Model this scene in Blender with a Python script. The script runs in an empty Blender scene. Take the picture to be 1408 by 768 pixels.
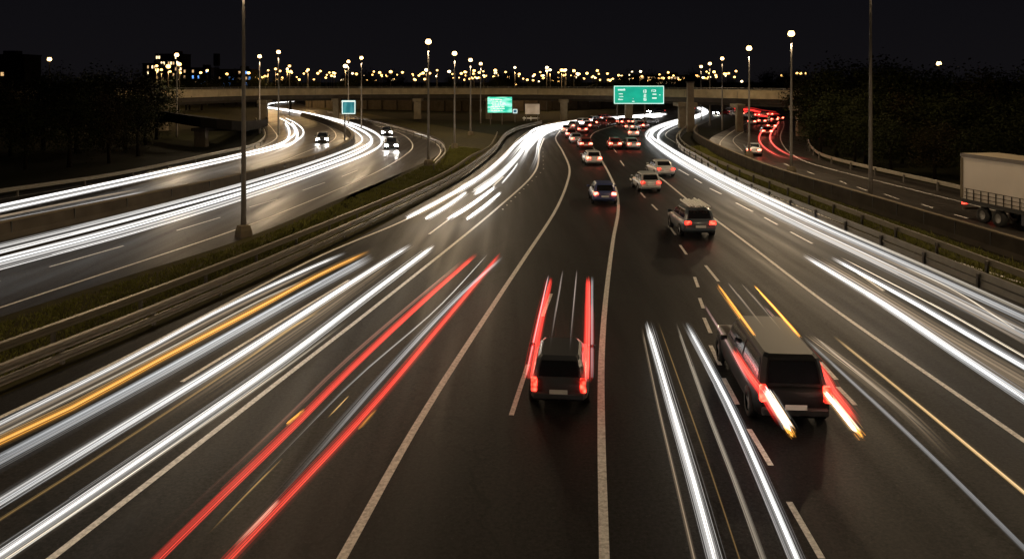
import bpy, bmesh, math, random
from mathutils import Vector, Matrix
R = math.radians
random.seed(7)
C = bpy.context.scene.collection
# ------------------------------------------------------------------ camera frame used for measuring the photo
H, F, CX, YH = 8.6, 1100.0, 704.0, 112.0
def G(px, py, z=0.0):
    """point of the place at height z whose picture in the photograph is (px,py)"""
    d = (H - z) * F / (py - YH)
    return Vector(((px - CX) * d / F, d, z))
def D(px, d, z=0.0):
    return Vector(((px - CX) * d / F, d, z))
def ZY(py, d):
    return H + (YH - py) * d / F

# ------------------------------------------------------------------ materials
def mat(name): 
    m = bpy.data.materials.new(name); m.use_nodes = True
    nt = m.node_tree; return m, nt, nt.nodes['Principled BSDF']
def N(nt, t, **kw):
    n = nt.nodes.new(t)
    for k, v in kw.items():
        if k in n.inputs: n.inputs[k].default_value = v
        else: setattr(n, k, v)
    return n
def simple(name, col, rough=0.6, metal=0.0, noise=0.25, scale=3.0, bump=0.0, coat=0.0):
    m, nt, b = mat(name)
    tc = N(nt, 'ShaderNodeTexCoord'); nz = N(nt, 'ShaderNodeTexNoise', Scale=scale, Detail=6.0)
    nt.links.new(tc.outputs['Object'], nz.inputs['Vector'])
    cr = N(nt, 'ShaderNodeMapRange'); cr.inputs['To Min'].default_value = 1 - noise; cr.inputs['To Max'].default_value = 1 + noise
    nt.links.new(nz.outputs['Fac'], cr.inputs['Value'])
    mx = N(nt, 'ShaderNodeMix', data_type='RGBA', blend_type='MULTIPLY'); mx.inputs['Factor'].default_value = 1
    mx.inputs['A'].default_value = (*col, 1); nt.links.new(cr.outputs['Result'], mx.inputs['B'])
    nt.links.new(mx.outputs['Result'], b.inputs['Base Color'])
    b.inputs['Roughness'].default_value = rough; b.inputs['Metallic'].default_value = metal
    b.inputs['Coat Weight'].default_value = coat; b.inputs['Coat Roughness'].default_value = 0.06
    if bump:
        bp = N(nt, 'ShaderNodeBump', Strength=bump, Distance=0.02); nt.links.new(nz.outputs['Fac'], bp.inputs['Height'])
        nt.links.new(bp.outputs['Normal'], b.inputs['Normal'])
    return m
def glow(name, col, s):
    m, nt, b = mat(name)
    b.inputs['Base Color'].default_value = (*[c * .6 for c in col], 1); b.inputs['Roughness'].default_value = .3
    b.inputs['Emission Color'].default_value = (*col, 1); b.inputs['Emission Strength'].default_value = s
    return m
def asphalt_mat(name, base, wet):
    m, nt, b = mat(name)
    tc = N(nt, 'ShaderNodeTexCoord')
    big = N(nt, 'ShaderNodeTexNoise', Scale=.11, Detail=5.0, Roughness=.6); nt.links.new(tc.outputs['Object'], big.inputs['Vector'])
    mp = N(nt, 'ShaderNodeMapping'); mp.inputs['Scale'].default_value = (1.3, .05, 1); nt.links.new(tc.outputs['Object'], mp.inputs['Vector'])
    lane = N(nt, 'ShaderNodeTexNoise', Scale=1.0, Detail=4.0); nt.links.new(mp.outputs['Vector'], lane.inputs['Vector'])
    fine = N(nt, 'ShaderNodeTexNoise', Scale=11.0, Detail=5.0, Roughness=.85); nt.links.new(tc.outputs['Object'], fine.inputs['Vector'])
    vor = N(nt, 'ShaderNodeTexVoronoi', Scale=9.0); nt.links.new(tc.outputs['Object'], vor.inputs['Vector'])
    chip = N(nt, 'ShaderNodeMapRange'); chip.inputs['From Min'].default_value = .0; chip.inputs['From Max'].default_value = .16
    chip.inputs['To Min'].default_value = 3.4; chip.inputs['To Max'].default_value = 1.0; nt.links.new(vor.outputs['Distance'], chip.inputs['Value'])
    def rng(src, a, c):
        r = N(nt, 'ShaderNodeMapRange'); r.inputs['From Min'].default_value = .3; r.inputs['From Max'].default_value = .7
        r.inputs['To Min'].default_value = a; r.inputs['To Max'].default_value = c; nt.links.new(src, r.inputs['Value']); return r.outputs['Result']
    def mul(a, c):
        x = N(nt, 'ShaderNodeMath', operation='MULTIPLY'); nt.links.new(a, x.inputs[0]); nt.links.new(c, x.inputs[1]); return x.outputs[0]
    v = mul(mul(rng(big.outputs['Fac'], .75, 1.25), rng(lane.outputs['Fac'], .8, 1.2)), mul(rng(fine.outputs['Fac'], -.3, 2.6), chip.outputs['Result']))
    # sealed cracks and the seams of old repairs
    dn = N(nt, 'ShaderNodeTexNoise', Scale=.6, Detail=4.0); nt.links.new(tc.outputs['Object'], dn.inputs['Vector'])
    va = N(nt, 'ShaderNodeMix', data_type='RGBA', blend_type='LINEAR_LIGHT'); va.inputs['Factor'].default_value = .9; nt.links.new(tc.outputs['Object'], va.inputs['A']); nt.links.new(dn.outputs['Color'], va.inputs['B'])
    m2 = N(nt, 'ShaderNodeMapping'); m2.inputs['Scale'].default_value = (.26, .07, 1); nt.links.new(va.outputs['Result'], m2.inputs['Vector'])
    cv = N(nt, 'ShaderNodeTexVoronoi', Scale=1.0, feature='DISTANCE_TO_EDGE'); nt.links.new(m2.outputs['Vector'], cv.inputs['Vector'])
    ck = N(nt, 'ShaderNodeMapRange'); ck.inputs['From Min'].default_value = .004; ck.inputs['From Max'].default_value = .014; ck.inputs['To Min'].default_value = .45; ck.inputs['To Max'].default_value = 1.0; nt.links.new(cv.outputs['Distance'], ck.inputs['Value'])
    pv = N(nt, 'ShaderNodeTexVoronoi', Scale=1.0); nt.links.new(m2.outputs['Vector'], pv.inputs['Vector'])
    sep = N(nt, 'ShaderNodeSeparateColor'); nt.links.new(pv.outputs['Color'], sep.inputs['Color'])
    pr_ = N(nt, 'ShaderNodeMapRange'); pr_.inputs['To Min'].default_value = .82; pr_.inputs['To Max'].default_value = 1.18; nt.links.new(sep.outputs[0], pr_.inputs['Value'])
    v = mul(v, mul(ck.outputs['Result'], pr_.outputs['Result']))
    mx = N(nt, 'ShaderNodeMix', data_type='RGBA', blend_type='MULTIPLY'); mx.inputs['Factor'].default_value = 1
    mx.inputs['A'].default_value = (*base, 1); nt.links.new(v, mx.inputs['B']); nt.links.new(mx.outputs['Result'], b.inputs['Base Color'])
    r = rng(lane.outputs['Fac'], wet, wet + .16); nt.links.new(r, b.inputs['Roughness'])
    b.inputs['Specular IOR Level'].default_value = .11
    bp = N(nt, 'ShaderNodeBump', Strength=.2, Distance=.012); nt.links.new(fine.outputs['Fac'], bp.inputs['Height']); nt.links.new(bp.outputs['Normal'], b.inputs['Normal'])
    return m
M = {}
M['asphalt'] = asphalt_mat('asphalt', (.0098, .0097, .0096), .48)
M['asphalt2'] = asphalt_mat('asphalt_side_road', (.024, .0205, .017), .36)
def paint_mat():
    m, nt, b = mat('road_paint')
    tc = N(nt, 'ShaderNodeTexCoord'); nz = N(nt, 'ShaderNodeTexNoise', Scale=9.0, Detail=8.0, Roughness=.75); nt.links.new(tc.outputs['Object'], nz.inputs['Vector'])
    cr = N(nt, 'ShaderNodeValToRGB'); cr.color_ramp.elements[0].position = .36; cr.color_ramp.elements[0].color = (.42, .40, .36, 1)
    cr.color_ramp.elements[1].position = .58; cr.color_ramp.elements[1].color = (.86, .83, .77, 1)
    nt.links.new(nz.outputs['Fac'], cr.inputs['Fac']); nt.links.new(cr.outputs['Color'], b.inputs['Base Color']); b.inputs['Roughness'].default_value = .55
    return m
M['paint'] = paint_mat()
M['ground'] = simple('dark_grass_ground', (.010, .010, .004), .95, noise=.8, scale=.9)
M['verge'] = simple('verge_soil', (.030, .026, .009), .95, noise=.7, scale=1.6)
M['grass'] = simple('grass_blades', (.105, .105, .024), .8, noise=.6, scale=.8)
M['leaf'] = simple('leaves', (.010, .0115, .0032), .8, noise=.5, scale=.7)
M['leaf2'] = simple('autumn_leaves', (.013, .010, .0032), .8, noise=.5, scale=.7)
M['bark'] = simple('bark', (.008, .006, .004), .9, noise=.4, scale=6)
M['conc'] = simple('weathered_concrete', (.13, .105, .068), .85, noise=.45, scale=1.4, bump=.3)
M['parapet'] = simple('parapet_concrete_lit', (.24, .19, .11), .85, noise=.5, scale=.8)  # paler, warmer concrete: lamplight on the parapet put into its colour
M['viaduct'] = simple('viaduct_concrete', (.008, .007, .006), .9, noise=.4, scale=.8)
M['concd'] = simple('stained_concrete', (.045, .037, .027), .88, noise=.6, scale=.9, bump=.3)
M['girder'] = simple('dark_girder', (.022, .018, .014), .8, noise=.4, scale=1)
M['steel'] = simple('galvanised_steel', (.20, .18, .14), .5, .4, noise=.25, scale=4)
M['pole'] = simple('pole_steel', (.075, .068, .058), .7, .0, noise=.2, scale=3)
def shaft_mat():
    # shade put into the colour towards the lantern offsets its glare; grey below
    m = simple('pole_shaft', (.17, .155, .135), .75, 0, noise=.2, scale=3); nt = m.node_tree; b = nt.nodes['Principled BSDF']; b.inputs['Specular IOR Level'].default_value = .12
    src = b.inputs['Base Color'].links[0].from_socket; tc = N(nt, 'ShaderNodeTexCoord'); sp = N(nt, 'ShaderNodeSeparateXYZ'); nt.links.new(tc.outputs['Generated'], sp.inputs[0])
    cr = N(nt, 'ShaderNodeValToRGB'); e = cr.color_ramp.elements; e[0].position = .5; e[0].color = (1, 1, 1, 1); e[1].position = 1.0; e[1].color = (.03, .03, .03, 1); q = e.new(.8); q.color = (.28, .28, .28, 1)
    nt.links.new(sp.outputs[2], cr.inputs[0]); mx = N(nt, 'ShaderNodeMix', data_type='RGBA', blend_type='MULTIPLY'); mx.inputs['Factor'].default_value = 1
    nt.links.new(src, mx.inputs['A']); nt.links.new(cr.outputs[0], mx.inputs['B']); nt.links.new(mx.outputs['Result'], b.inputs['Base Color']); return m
M['shaft'] = shaft_mat()
M['dark'] = simple('dark_trim', (.02, .02, .02), .55, noise=.2)
M['tyre'] = simple('tyre_rubber', (.018, .018, .018), .8, noise=.2)
M['rim'] = simple('alloy_rim', (.5, .5, .5), .3, .8, noise=.1)
M['glass'] = simple('car_glass', (.012, .013, .015), .08, noise=.1)
M['plate'] = simple('plate_white', (.7, .7, .66), .5, noise=.05)
for k, c in dict(white=(.50, .50, .49), silver=(.22, .23, .245), black=(.005, .005, .006), blue=(.07, .09, .21), grey=(.06, .064, .07), red=(.16, .025, .02), slate=(.08, .10, .12)).items():
    M['car_' + k] = simple('car_paint_' + k, c, .5 if k == 'black' else .32, .1, noise=.06, coat=.0 if k == 'black' else .4)
M['tail'] = glow('tail_lamp_lit', (1.0, .045, .025), 5.0)
M['tail_hot'] = glow('tail_lamp_bright', (1.0, .12, .07), 16.0)
def lens(k):
    m = M[k]; nt = m.node_tree; b = nt.nodes['Principled BSDF']; st = b.inputs['Emission Strength'].default_value
    tc = N(nt, 'ShaderNodeTexCoord'); nz = N(nt, 'ShaderNodeTexVoronoi', Scale=7.0); nt.links.new(tc.outputs['Object'], nz.inputs['Vector'])
    r = N(nt, 'ShaderNodeMapRange'); r.inputs['From Max'].default_value = .7; r.inputs['To Min'].default_value = st * 2.2; r.inputs['To Max'].default_value = st * .12
    nt.links.new(nz.outputs['Distance'], r.inputs['Value']); nt.links.new(r.outputs['Result'], b.inputs['Emission Strength'])
lens('tail'); lens('tail_hot')
M['tail_soft'] = glow('tail_lamp_soft', (1.0, .07, .05), 3.0)
M['amber'] = glow('amber_lamp_lit', (1.0, .40, .06), 3.0)
M['head'] = glow('headlamp_lit', (1.0, .95, .86), 220.0)
M['lensoff'] = simple('headlamp_off', (.5, .5, .5), .15, noise=.1)
M['lamp'] = glow('sodium_bowl', (1.0, .60, .22), 9.0)
M['lampfar'] = glow('sodium_bowl_far', (1.0, .54, .15), 6.5)
M['lampwhite'] = glow('white_bowl_far', (1.0, .76, .42), 6.5)
for k, v in dict(ground=.04, verge=.06, grass=.1, leaf=.05, leaf2=.05, bark=.05, conc=.2, concd=.15, girder=.1, viaduct=.03, parapet=.15, pole=.25).items(): M[k].node_tree.nodes['Principled BSDF'].inputs['Specular IOR Level'].default_value = v
M['win'] = glow('lit_window', (1.0, .62, .28), .8)
M['winb'] = glow('bright_window', (1.0, .74, .42), 2.2)
M['winblue'] = glow('blue_window', (.15, .4, 1.0), 1.6)
M['wall'] = simple('building_render', (.02, .018, .016), .9, noise=.3, scale=.3)
M['trailer'] = simple('trailer_curtain', (.52, .46, .38), .6, noise=.14, scale=.8)
M['trailtop'] = simple('trailer_roof', (.34, .28, .19), .5, noise=.08, scale=.8)
M['trailrail'] = simple('trailer_rail', (.10, .08, .06), .5, noise=.1)
M['truckblue'] = simple('truck_skirt', (.03, .035, .05), .5, noise=.1)
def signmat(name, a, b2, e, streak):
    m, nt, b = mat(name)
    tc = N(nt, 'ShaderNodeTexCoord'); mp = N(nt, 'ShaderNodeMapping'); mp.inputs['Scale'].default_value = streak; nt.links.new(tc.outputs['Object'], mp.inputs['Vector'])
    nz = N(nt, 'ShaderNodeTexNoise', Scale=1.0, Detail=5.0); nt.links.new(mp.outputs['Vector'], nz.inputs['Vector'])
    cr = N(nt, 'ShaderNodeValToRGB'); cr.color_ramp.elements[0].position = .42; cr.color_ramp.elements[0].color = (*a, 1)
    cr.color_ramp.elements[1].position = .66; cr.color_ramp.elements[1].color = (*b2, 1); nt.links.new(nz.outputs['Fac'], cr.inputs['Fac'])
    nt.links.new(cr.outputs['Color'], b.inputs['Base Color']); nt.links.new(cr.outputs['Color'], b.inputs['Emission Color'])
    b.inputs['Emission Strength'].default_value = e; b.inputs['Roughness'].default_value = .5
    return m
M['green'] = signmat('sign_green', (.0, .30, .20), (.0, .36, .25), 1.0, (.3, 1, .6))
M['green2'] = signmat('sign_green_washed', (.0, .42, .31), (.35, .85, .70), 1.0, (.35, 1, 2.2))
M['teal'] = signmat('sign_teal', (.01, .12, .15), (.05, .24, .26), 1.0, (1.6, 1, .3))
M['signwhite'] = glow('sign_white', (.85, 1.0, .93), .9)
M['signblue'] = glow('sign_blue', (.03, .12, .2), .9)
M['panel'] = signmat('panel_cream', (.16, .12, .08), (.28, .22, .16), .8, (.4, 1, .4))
def streakmat():
    m = bpy.data.materials.new('light_streak'); m.use_nodes = True; nt = m.node_tree; nt.nodes.clear()
    at = N(nt, 'ShaderNodeAttribute', attribute_name='glow'); em = N(nt, 'ShaderNodeEmission'); out = N(nt, 'ShaderNodeOutputMaterial')
    tr = N(nt, 'ShaderNodeBsdfTransparent'); ad = N(nt, 'ShaderNodeAddShader'); nt.links.new(at.outputs['Color'], em.inputs['Color']); em.inputs['Strength'].default_value = .34
    nt.links.new(em.outputs[0], ad.inputs[0]); nt.links.new(tr.outputs[0], ad.inputs[1]); nt.links.new(ad.outputs[0], out.inputs['Surface']); return m
M['streak'] = streakmat()

# ------------------------------------------------------------------ mesh helpers
class MB:
    def __init__(s): s.v = []; s.f = []
    def add(s, vs, fs):
        o = len(s.v); s.v += [tuple(v) for v in vs]; s.f += [tuple(i + o for i in f) for f in fs]; return s
    def box(s, c, size, rz=0.0, taper=1.0):
        x, y, z = [k / 2 for k in size]; m = Matrix.Rotation(rz, 3, 'Z'); vs = []
        for dz, t in ((-z, 1), (z, taper)):
            for dx, dy in ((-x, -y), (x, -y), (x, y), (-x, y)): vs.append(m @ Vector((dx * t, dy * t, dz)) + Vector(c))
        return s.add(vs, [(3, 2, 1, 0), (4, 5, 6, 7), (0, 1, 5, 4), (1, 2, 6, 5), (2, 3, 7, 6), (3, 0, 4, 7)])
    def tube(s, pts, rad, n=8, cap=True):
        pts = [Vector(p) for p in pts]; rs = rad if isinstance(rad, (list, tuple)) else [rad] * len(pts); vs = []
        for i, p in enumerate(pts):
            t = (pts[min(i + 1, len(pts) - 1)] - pts[max(i - 1, 0)]).normalized()
            a = Vector((0, 0, 1)) if abs(t.z) < .9 else Vector((1, 0, 0)); u = t.cross(a).normalized(); w = u.cross(t)
            for k in range(n): an = 2 * math.pi * k / n; vs.append(p + (u * math.cos(an) + w * math.sin(an)) * rs[i])
        fs = [(i * n + k, i * n + (k + 1) % n, (i + 1) * n + (k + 1) % n, (i + 1) * n + k) for i in range(len(pts) - 1) for k in range(n)]
        if cap: fs += [tuple(range(n))[::-1], tuple((len(pts) - 1) * n + k for k in range(n))]
        return s.add(vs, fs)
    def lathe(s, prof, c=(0, 0, 0), n=16):
        vs = [(c[0] + r * math.cos(2 * math.pi * k / n), c[1] + r * math.sin(2 * math.pi * k / n), c[2] + z) for r, z in prof for k in range(n)]
        return s.add(vs, [(i * n + k, i * n + (k + 1) % n, (i + 1) * n + (k + 1) % n, (i + 1) * n + k) for i in range(len(prof) - 1) for k in range(n)])
    def strip(s, L, Rr):
        n = len(L); vs = list(L) + list(Rr)
        return s.add(vs, [(i, n + i, n + i + 1, i + 1) for i in range(n - 1)])
    def loft(s, rings, close=True, caps=True):
        n = len(rings[0]); vs = [p for r in rings for p in r]
        fs = [(i * n + k, i * n + (k + 1) % n, (i + 1) * n + (k + 1) % n, (i + 1) * n + k) for i in range(len(rings) - 1) for k in range(n if close else n - 1)]
        if caps: fs += [tuple(range(n))[::-1], tuple((len(rings) - 1) * n + k for k in range(n))]
        return s.add(vs, fs)
    def mesh(s, name):
        me = bpy.data.meshes.new(name); me.from_pydata(s.v, [], s.f); me.update(); return me
    def build(s, name, m, parent=None, smooth=False, kind=None, bevel=0):
        me = s.mesh(name); me.materials.append(M[m] if isinstance(m, str) else m)
        bm = bmesh.new(); bm.from_mesh(me); bmesh.ops.recalc_face_normals(bm, faces=bm.faces)
        if bevel: bmesh.ops.bevel(bm, geom=list(bm.edges), offset=bevel, segments=1, affect='EDGES')
        bm.to_mesh(me); bm.free()
        if smooth:
            for p in me.polygons: p.use_smooth = True
        o = bpy.data.objects.new(name, me); C.objects.link(o)
        if parent: o.parent = parent
        if kind: o['kind'] = kind
        return o
def tag(o, label, cat, group=None, kind=None):
    o['label'] = label; o['category'] = cat
    if group: o['group'] = group
    if kind: o['kind'] = kind
    return o
def thing(name, label, cat, loc=(0, 0, 0), rz=0.0, group=None):
    o = bpy.data.objects.new(name, None); C.objects.link(o); o.location = loc; o.rotation_euler = (0, 0, rz); o.empty_display_size = .3
    return tag(o, label, cat, group)
def dup(root, loc=None, rz=None, label=None, scale=None, group=None):
    r = root.copy(); C.objects.link(r)
    if loc is not None: r.location = loc
    if rz is not None: r.rotation_euler = (0, 0, rz)
    if scale: r.scale = scale if isinstance(scale, (tuple, list)) else (scale,) * 3
    if label: r['label'] = label
    if group: r['group'] = group
    for ch in [c for c in root.children if c.type == 'MESH']:
        c = ch.copy(); C.objects.link(c); c.parent = r
        for g in list(ch.children):
            d = g.copy(); C.objects.link(d); d.parent = c
    return r
def smooth_path(pts, step=1.5):
    """Catmull-Rom through the points, resampled by length"""
    P = [Vector(p) for p in pts]
    if len(P) == 2: dense = [P[0].lerp(P[1], i / 200) for i in range(201)]
    else:
        Q = [P[0] * 2 - P[1]] + P + [P[-1] * 2 - P[-2]]; dense = []
        for i in range(1, len(Q) - 2):
            p0, p1, p2, p3 = Q[i - 1:i + 3]
            t0 = 0; t1 = max((p1 - p0).length, 1e-3) ** .5; t2 = t1 + max((p2 - p1).length, 1e-3) ** .5; t3 = t2 + max((p3 - p2).length, 1e-3) ** .5
            for k in range(40):
                t = t1 + (t2 - t1) * k / 40
                A1 = p0 * ((t1 - t) / (t1 - t0)) + p1 * ((t - t0) / (t1 - t0)); A2 = p1 * ((t2 - t) / (t2 - t1)) + p2 * ((t - t1) / (t2 - t1)); A3 = p2 * ((t3 - t) / (t3 - t2)) + p3 * ((t - t2) / (t3 - t2))
                B1 = A1 * ((t2 - t) / (t2 - t0)) + A2 * ((t - t0) / (t2 - t0)); B2 = A2 * ((t3 - t) / (t3 - t1)) + A3 * ((t - t1) / (t3 - t1))
                dense.append(B1 * ((t2 - t) / (t2 - t1)) + B2 * ((t - t1) / (t2 - t1)))
        dense.append(P[-1])
    L = [0.0]
    for a, b in zip(dense, dense[1:]): L.append(L[-1] + (b - a).length)
    n = max(2, int(L[-1] / step) + 1); out = []; j = 0
    for i in range(n):
        t = L[-1] * i / (n - 1)
        while j < len(L) - 2 and L[j + 1] < t: j += 1
        u = (t - L[j]) / max(L[j + 1] - L[j], 1e-6); out.append(dense[j].lerp(dense[j + 1], min(max(u, 0), 1)))
    return out
def extend(pts, near=0.0, far=0.0):
    """continue a ground path straight on, beyond its first and last points"""
    P = [Vector(p) for p in pts]
    if near: P.insert(0, P[0] + (P[0] - P[1]).normalized() * near)
    if far: P.append(P[-1] + (P[-1] - P[-2]).normalized() * far)
    return P
def gp(px, z=0.0): return [G(x, y, z) for x, y in px]
def at_z(pts, z): return [Vector((p.x, p.y, z)) for p in pts]
def offs(pts, o):
    out = []
    for i, p in enumerate(pts):
        t = pts[min(i + 1, len(pts) - 1)] - pts[max(i - 1, 0)]; t.z = 0; t.normalize(); out.append(p + Vector((t.y, -t.x, 0)) * o)
    return out
def resample(pts, n):
    P = smooth_path(pts, .5); k = len(P) - 1
    return [P[round(i * k / (n - 1))] for i in range(n)]

# ------------------------------------------------------------------ ground and roads
S = 3000
MB().add([(-S, -60, 0), (S, -60, 0), (S, 2 * S, 0), (-S, 2 * S, 0)], [(0, 1, 2, 3)]).build('ground', 'ground', kind='structure')
A_left = extend(gp([(0, 545), (180, 468), (360, 388), (480, 333), (606, 264), (645, 236), (680, 207), (700, 189), (718, 179), (748, 170), (800, 163), (850, 157), (905, 151)]), 45, 60)
A_right = extend(gp([(1408, 407), (1210, 329), (1008, 249), (962, 222), (938, 203), (935, 192), (945, 181), (965, 171), (985, 163), (1000, 157)]), 50, 80)
B_left = extend(gp([(0, 270), (150, 245), (300, 217), (350, 200), (366, 186), (362, 172), (356, 160), (362, 150), (385, 143)]), 90, 40)
B_right = extend(gp([(0, 436), (160, 384), (330, 330), (470, 272), (565, 232), (604, 212), (612, 200), (598, 188), (550, 173), (495, 160), (440, 150), (410, 142)]), 40, 40)
D_left = extend(gp([(1408, 352), (1195, 285), (1066, 242), (1000, 215), (976, 200), (977, 190), (1000, 178), (1022, 167), (1040, 158), (1020, 150)]), 40, 70)
D_right = extend(gp([(1408, 284), (1320, 262), (1139, 221), (1117, 209), (1106, 192), (1100, 176), (1094, 164), (1078, 152)]), 60, 70)
def road(left, right, m, z, name='road'):
    n = 140; return MB().strip(at_z(resample(left, n), z), at_z(resample(right, n), z)).build(name, m, kind='structure')
road_a = road(A_left, A_right, 'asphalt', .008)
road_b = road(B_left, B_right, 'asphalt2', .008)
road_d = road(D_left, D_right, 'asphalt2', .008)
# grass verges between the carriageways
nv = 100
vl = MB().strip(at_z(resample(B_right, nv), .004), at_z(resample(A_left[:9], nv), .004)).build('grass_verge', 'verge', kind='structure')
vr = MB().strip(at_z(resample(A_right[:8], nv), .004), at_z(resample(D_left[:7], nv), .004)).build('grass_verge', 'verge', kind='structure')

# painted lines
def line(mb, pts, w, z=.013, step=1.2):
    P = at_z(smooth_path(pts, step), z); mb.strip(offs(P, -w / 2), offs(P, w / 2))
ma = MB()
line(ma, extend(gp([(0, 574), (155, 500), (440, 352), (558, 302), (650, 250), (700, 205), (716, 188), (740, 176), (800, 167), (860, 160)]), 30), .16)
line(ma, extend(gp([(70, 768), (415, 500), (518, 420), (684, 286), (735, 237), (742, 206), (748, 190)]), 14), .17)
line(ma, extend(gp([(470, 768), (575, 581), (678, 420), (721, 355), (764, 289), (780, 251), (783, 232), (774, 209), (764, 190), (770, 180)]), 14), .19)
line(ma, extend(gp([(831, 768), (827, 600), (827, 500), (832, 420), (843, 330), (850, 290), (848, 265), (838, 240), (822, 212), (811, 194), (818, 182), (835, 176), (855, 171)]), 14), .19)
line(ma, extend(gp([(1408, 606), (1140, 420), (1040, 344), (985, 303), (946, 275), (910, 246), (888, 231)]), 40), .16)
line(ma, extend(gp([(1408, 452 - 62), (1195, 320), (1008, 246), (955, 213), (928, 196), (915, 186), (925, 177), (950, 168)]), 30), .15)
for a, b in [((1130, 768), (1085, 690)), ((1060, 640), (1030, 590)), ((1014, 556), (995, 520)), ((990, 502), (977, 475)), ((977, 458), (968, 437)), ((967, 424), (962, 410)), ((960, 395), (955, 381)), ((988, 387), (970, 365)), ((944, 350), (935, 337)), ((929, 323), (920, 311)), ((904, 289), (896, 281)), ((887, 272), (881, 265)), ((871, 252), (866, 245)), ((858, 228), (853, 221)), ((848, 210), (843, 204)),
             ((703, 571), (726, 501)), ((746, 435), (758, 404)), ((947, 241), (933, 233)), ((965, 252), (955, 246)), ((992, 267), (976, 259)), ((1035, 291), (1012, 279)), ((1069, 309), (1051, 299)), ((1117, 335), (1087, 319)), ((1150, 522), (1128, 498)), ((1176, 557), (1152, 532)), ((1215, 400), (1180, 376)),
             ((590, 322), (617, 302)), ((640, 286), (660, 271)), ((678, 256), (692, 243)), ((250, 525), (480, 385))]:
    line(ma, gp([a, b]), .13, .0135)
def jitter_dots(mb):
    for i in range(16):          # reflective studs beside the left line
        t = i / 15; p = G(742 - 58 * max(0, t - .35) / .65 + 1.2, 204 + 84 * t); mb.box((p.x + .3, p.y, .02), (.11, .16, .025))
jitter_dots(ma)
ma.build('lane_markings', 'paint', road_a)
mb_ = MB()
line(mb_, extend(gp([(0, 423), (324, 316), (400, 287), (517, 237), (556, 214), (567, 203), (562, 191), (546, 182), (515, 172)]), 30), .14)
line(mb_, gp([(594, 224), (606, 208), (597, 196), (570, 186), (546, 179), (500, 166)]), .12)
line(mb_, extend(gp([(0, 274), (150, 249), (300, 221), (352, 205), (380, 190), (376, 179), (366, 168)]), 60), .12)
line(mb_, gp([(384, 224), (435, 203), (455, 195), (462, 186), (452, 175), (430, 165)]), .12)
for a, b in [((68, 367), (170, 338)), ((243, 317), (303, 299)), ((343, 285), (381, 274)), ((416, 262), (447, 251)), ((470, 243), (492, 234)), ((-100, 412), (0, 386))]:
    line(mb_, gp([a, b]), .12, .0135)
mb_.build('lane_markings', 'paint', road_b)
md = MB()
line(md, extend(gp([(1323, 278), (1116, 225), (1090, 213), (1077, 200), (1073, 188), (1078, 171), (1074, 160)]), 40), .13)
line(md, gp([(1001, 210), (990, 199), (1000, 186), (1027, 169)]), .13)
line(md, gp([(1021, 208), (1008, 193), (1016, 185), (1027, 179)]), .12)
for a, b in [((1164, 253), (1155, 249)), ((1192, 262), (1178, 257)), ((1236, 274), (1216, 267)), ((1283, 286), (1267, 281)), ((1330, 300), (1312, 295)), ((1120, 240), (1110, 236)), ((1085, 228), (1078, 225))]:
    line(md, gp([a, b]), .12, .0135)
md.build('lane_markings', 'paint', road_d)

# grass on the verges: one uncountable cover each
def grass_cover(name, left, right, n, hmin, hmax, label, ymax):
    rnd = random.Random(n); mb = MB(); L = resample(left, 200); Rr = resample(right, 200); k = 0
    while k < n:
        t = rnd.random(); i = int(t * 198); fr = t * 198 - i; a, b = L[i].lerp(L[i + 1], fr), Rr[i].lerp(Rr[i + 1], fr)
        if not (12 < a.y < ymax): 
            if rnd.random() < .9: k += .2
            continue
        p = a.lerp(b, rnd.uniform(.04, .82)); h = rnd.uniform(hmin, hmax) * (1 + max(0, rnd.gauss(0, .5)))
        an = rnd.uniform(0, 6.28); w = rnd.uniform(.015, .04); dx, dy = math.cos(an) * w, math.sin(an) * w; le = Vector((rnd.gauss(0, .35), rnd.gauss(0, .35), 0)) * h
        mb.add([(p.x - dx, p.y - dy, 0), (p.x + dx, p.y + dy, 0), (p.x + le.x, p.y + le.y, h)], [(0, 1, 2)]); k += 1
    o = mb.build(name, 'grass'); tag(o, label, 'grass', kind='stuff')
grass_cover('grass', offs(smooth_path(B_right[:8], 2), .5), A_left[:8], 60000, .05, .13, 'short rough grass on the strip between the left road and the guard rails', 110)
grass_cover('grass', A_right[:6], offs(smooth_path(D_left[:6], 2), -.5), 40000, .06, .17, 'unkempt grass on the strip below the right retaining wall', 110)

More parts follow.
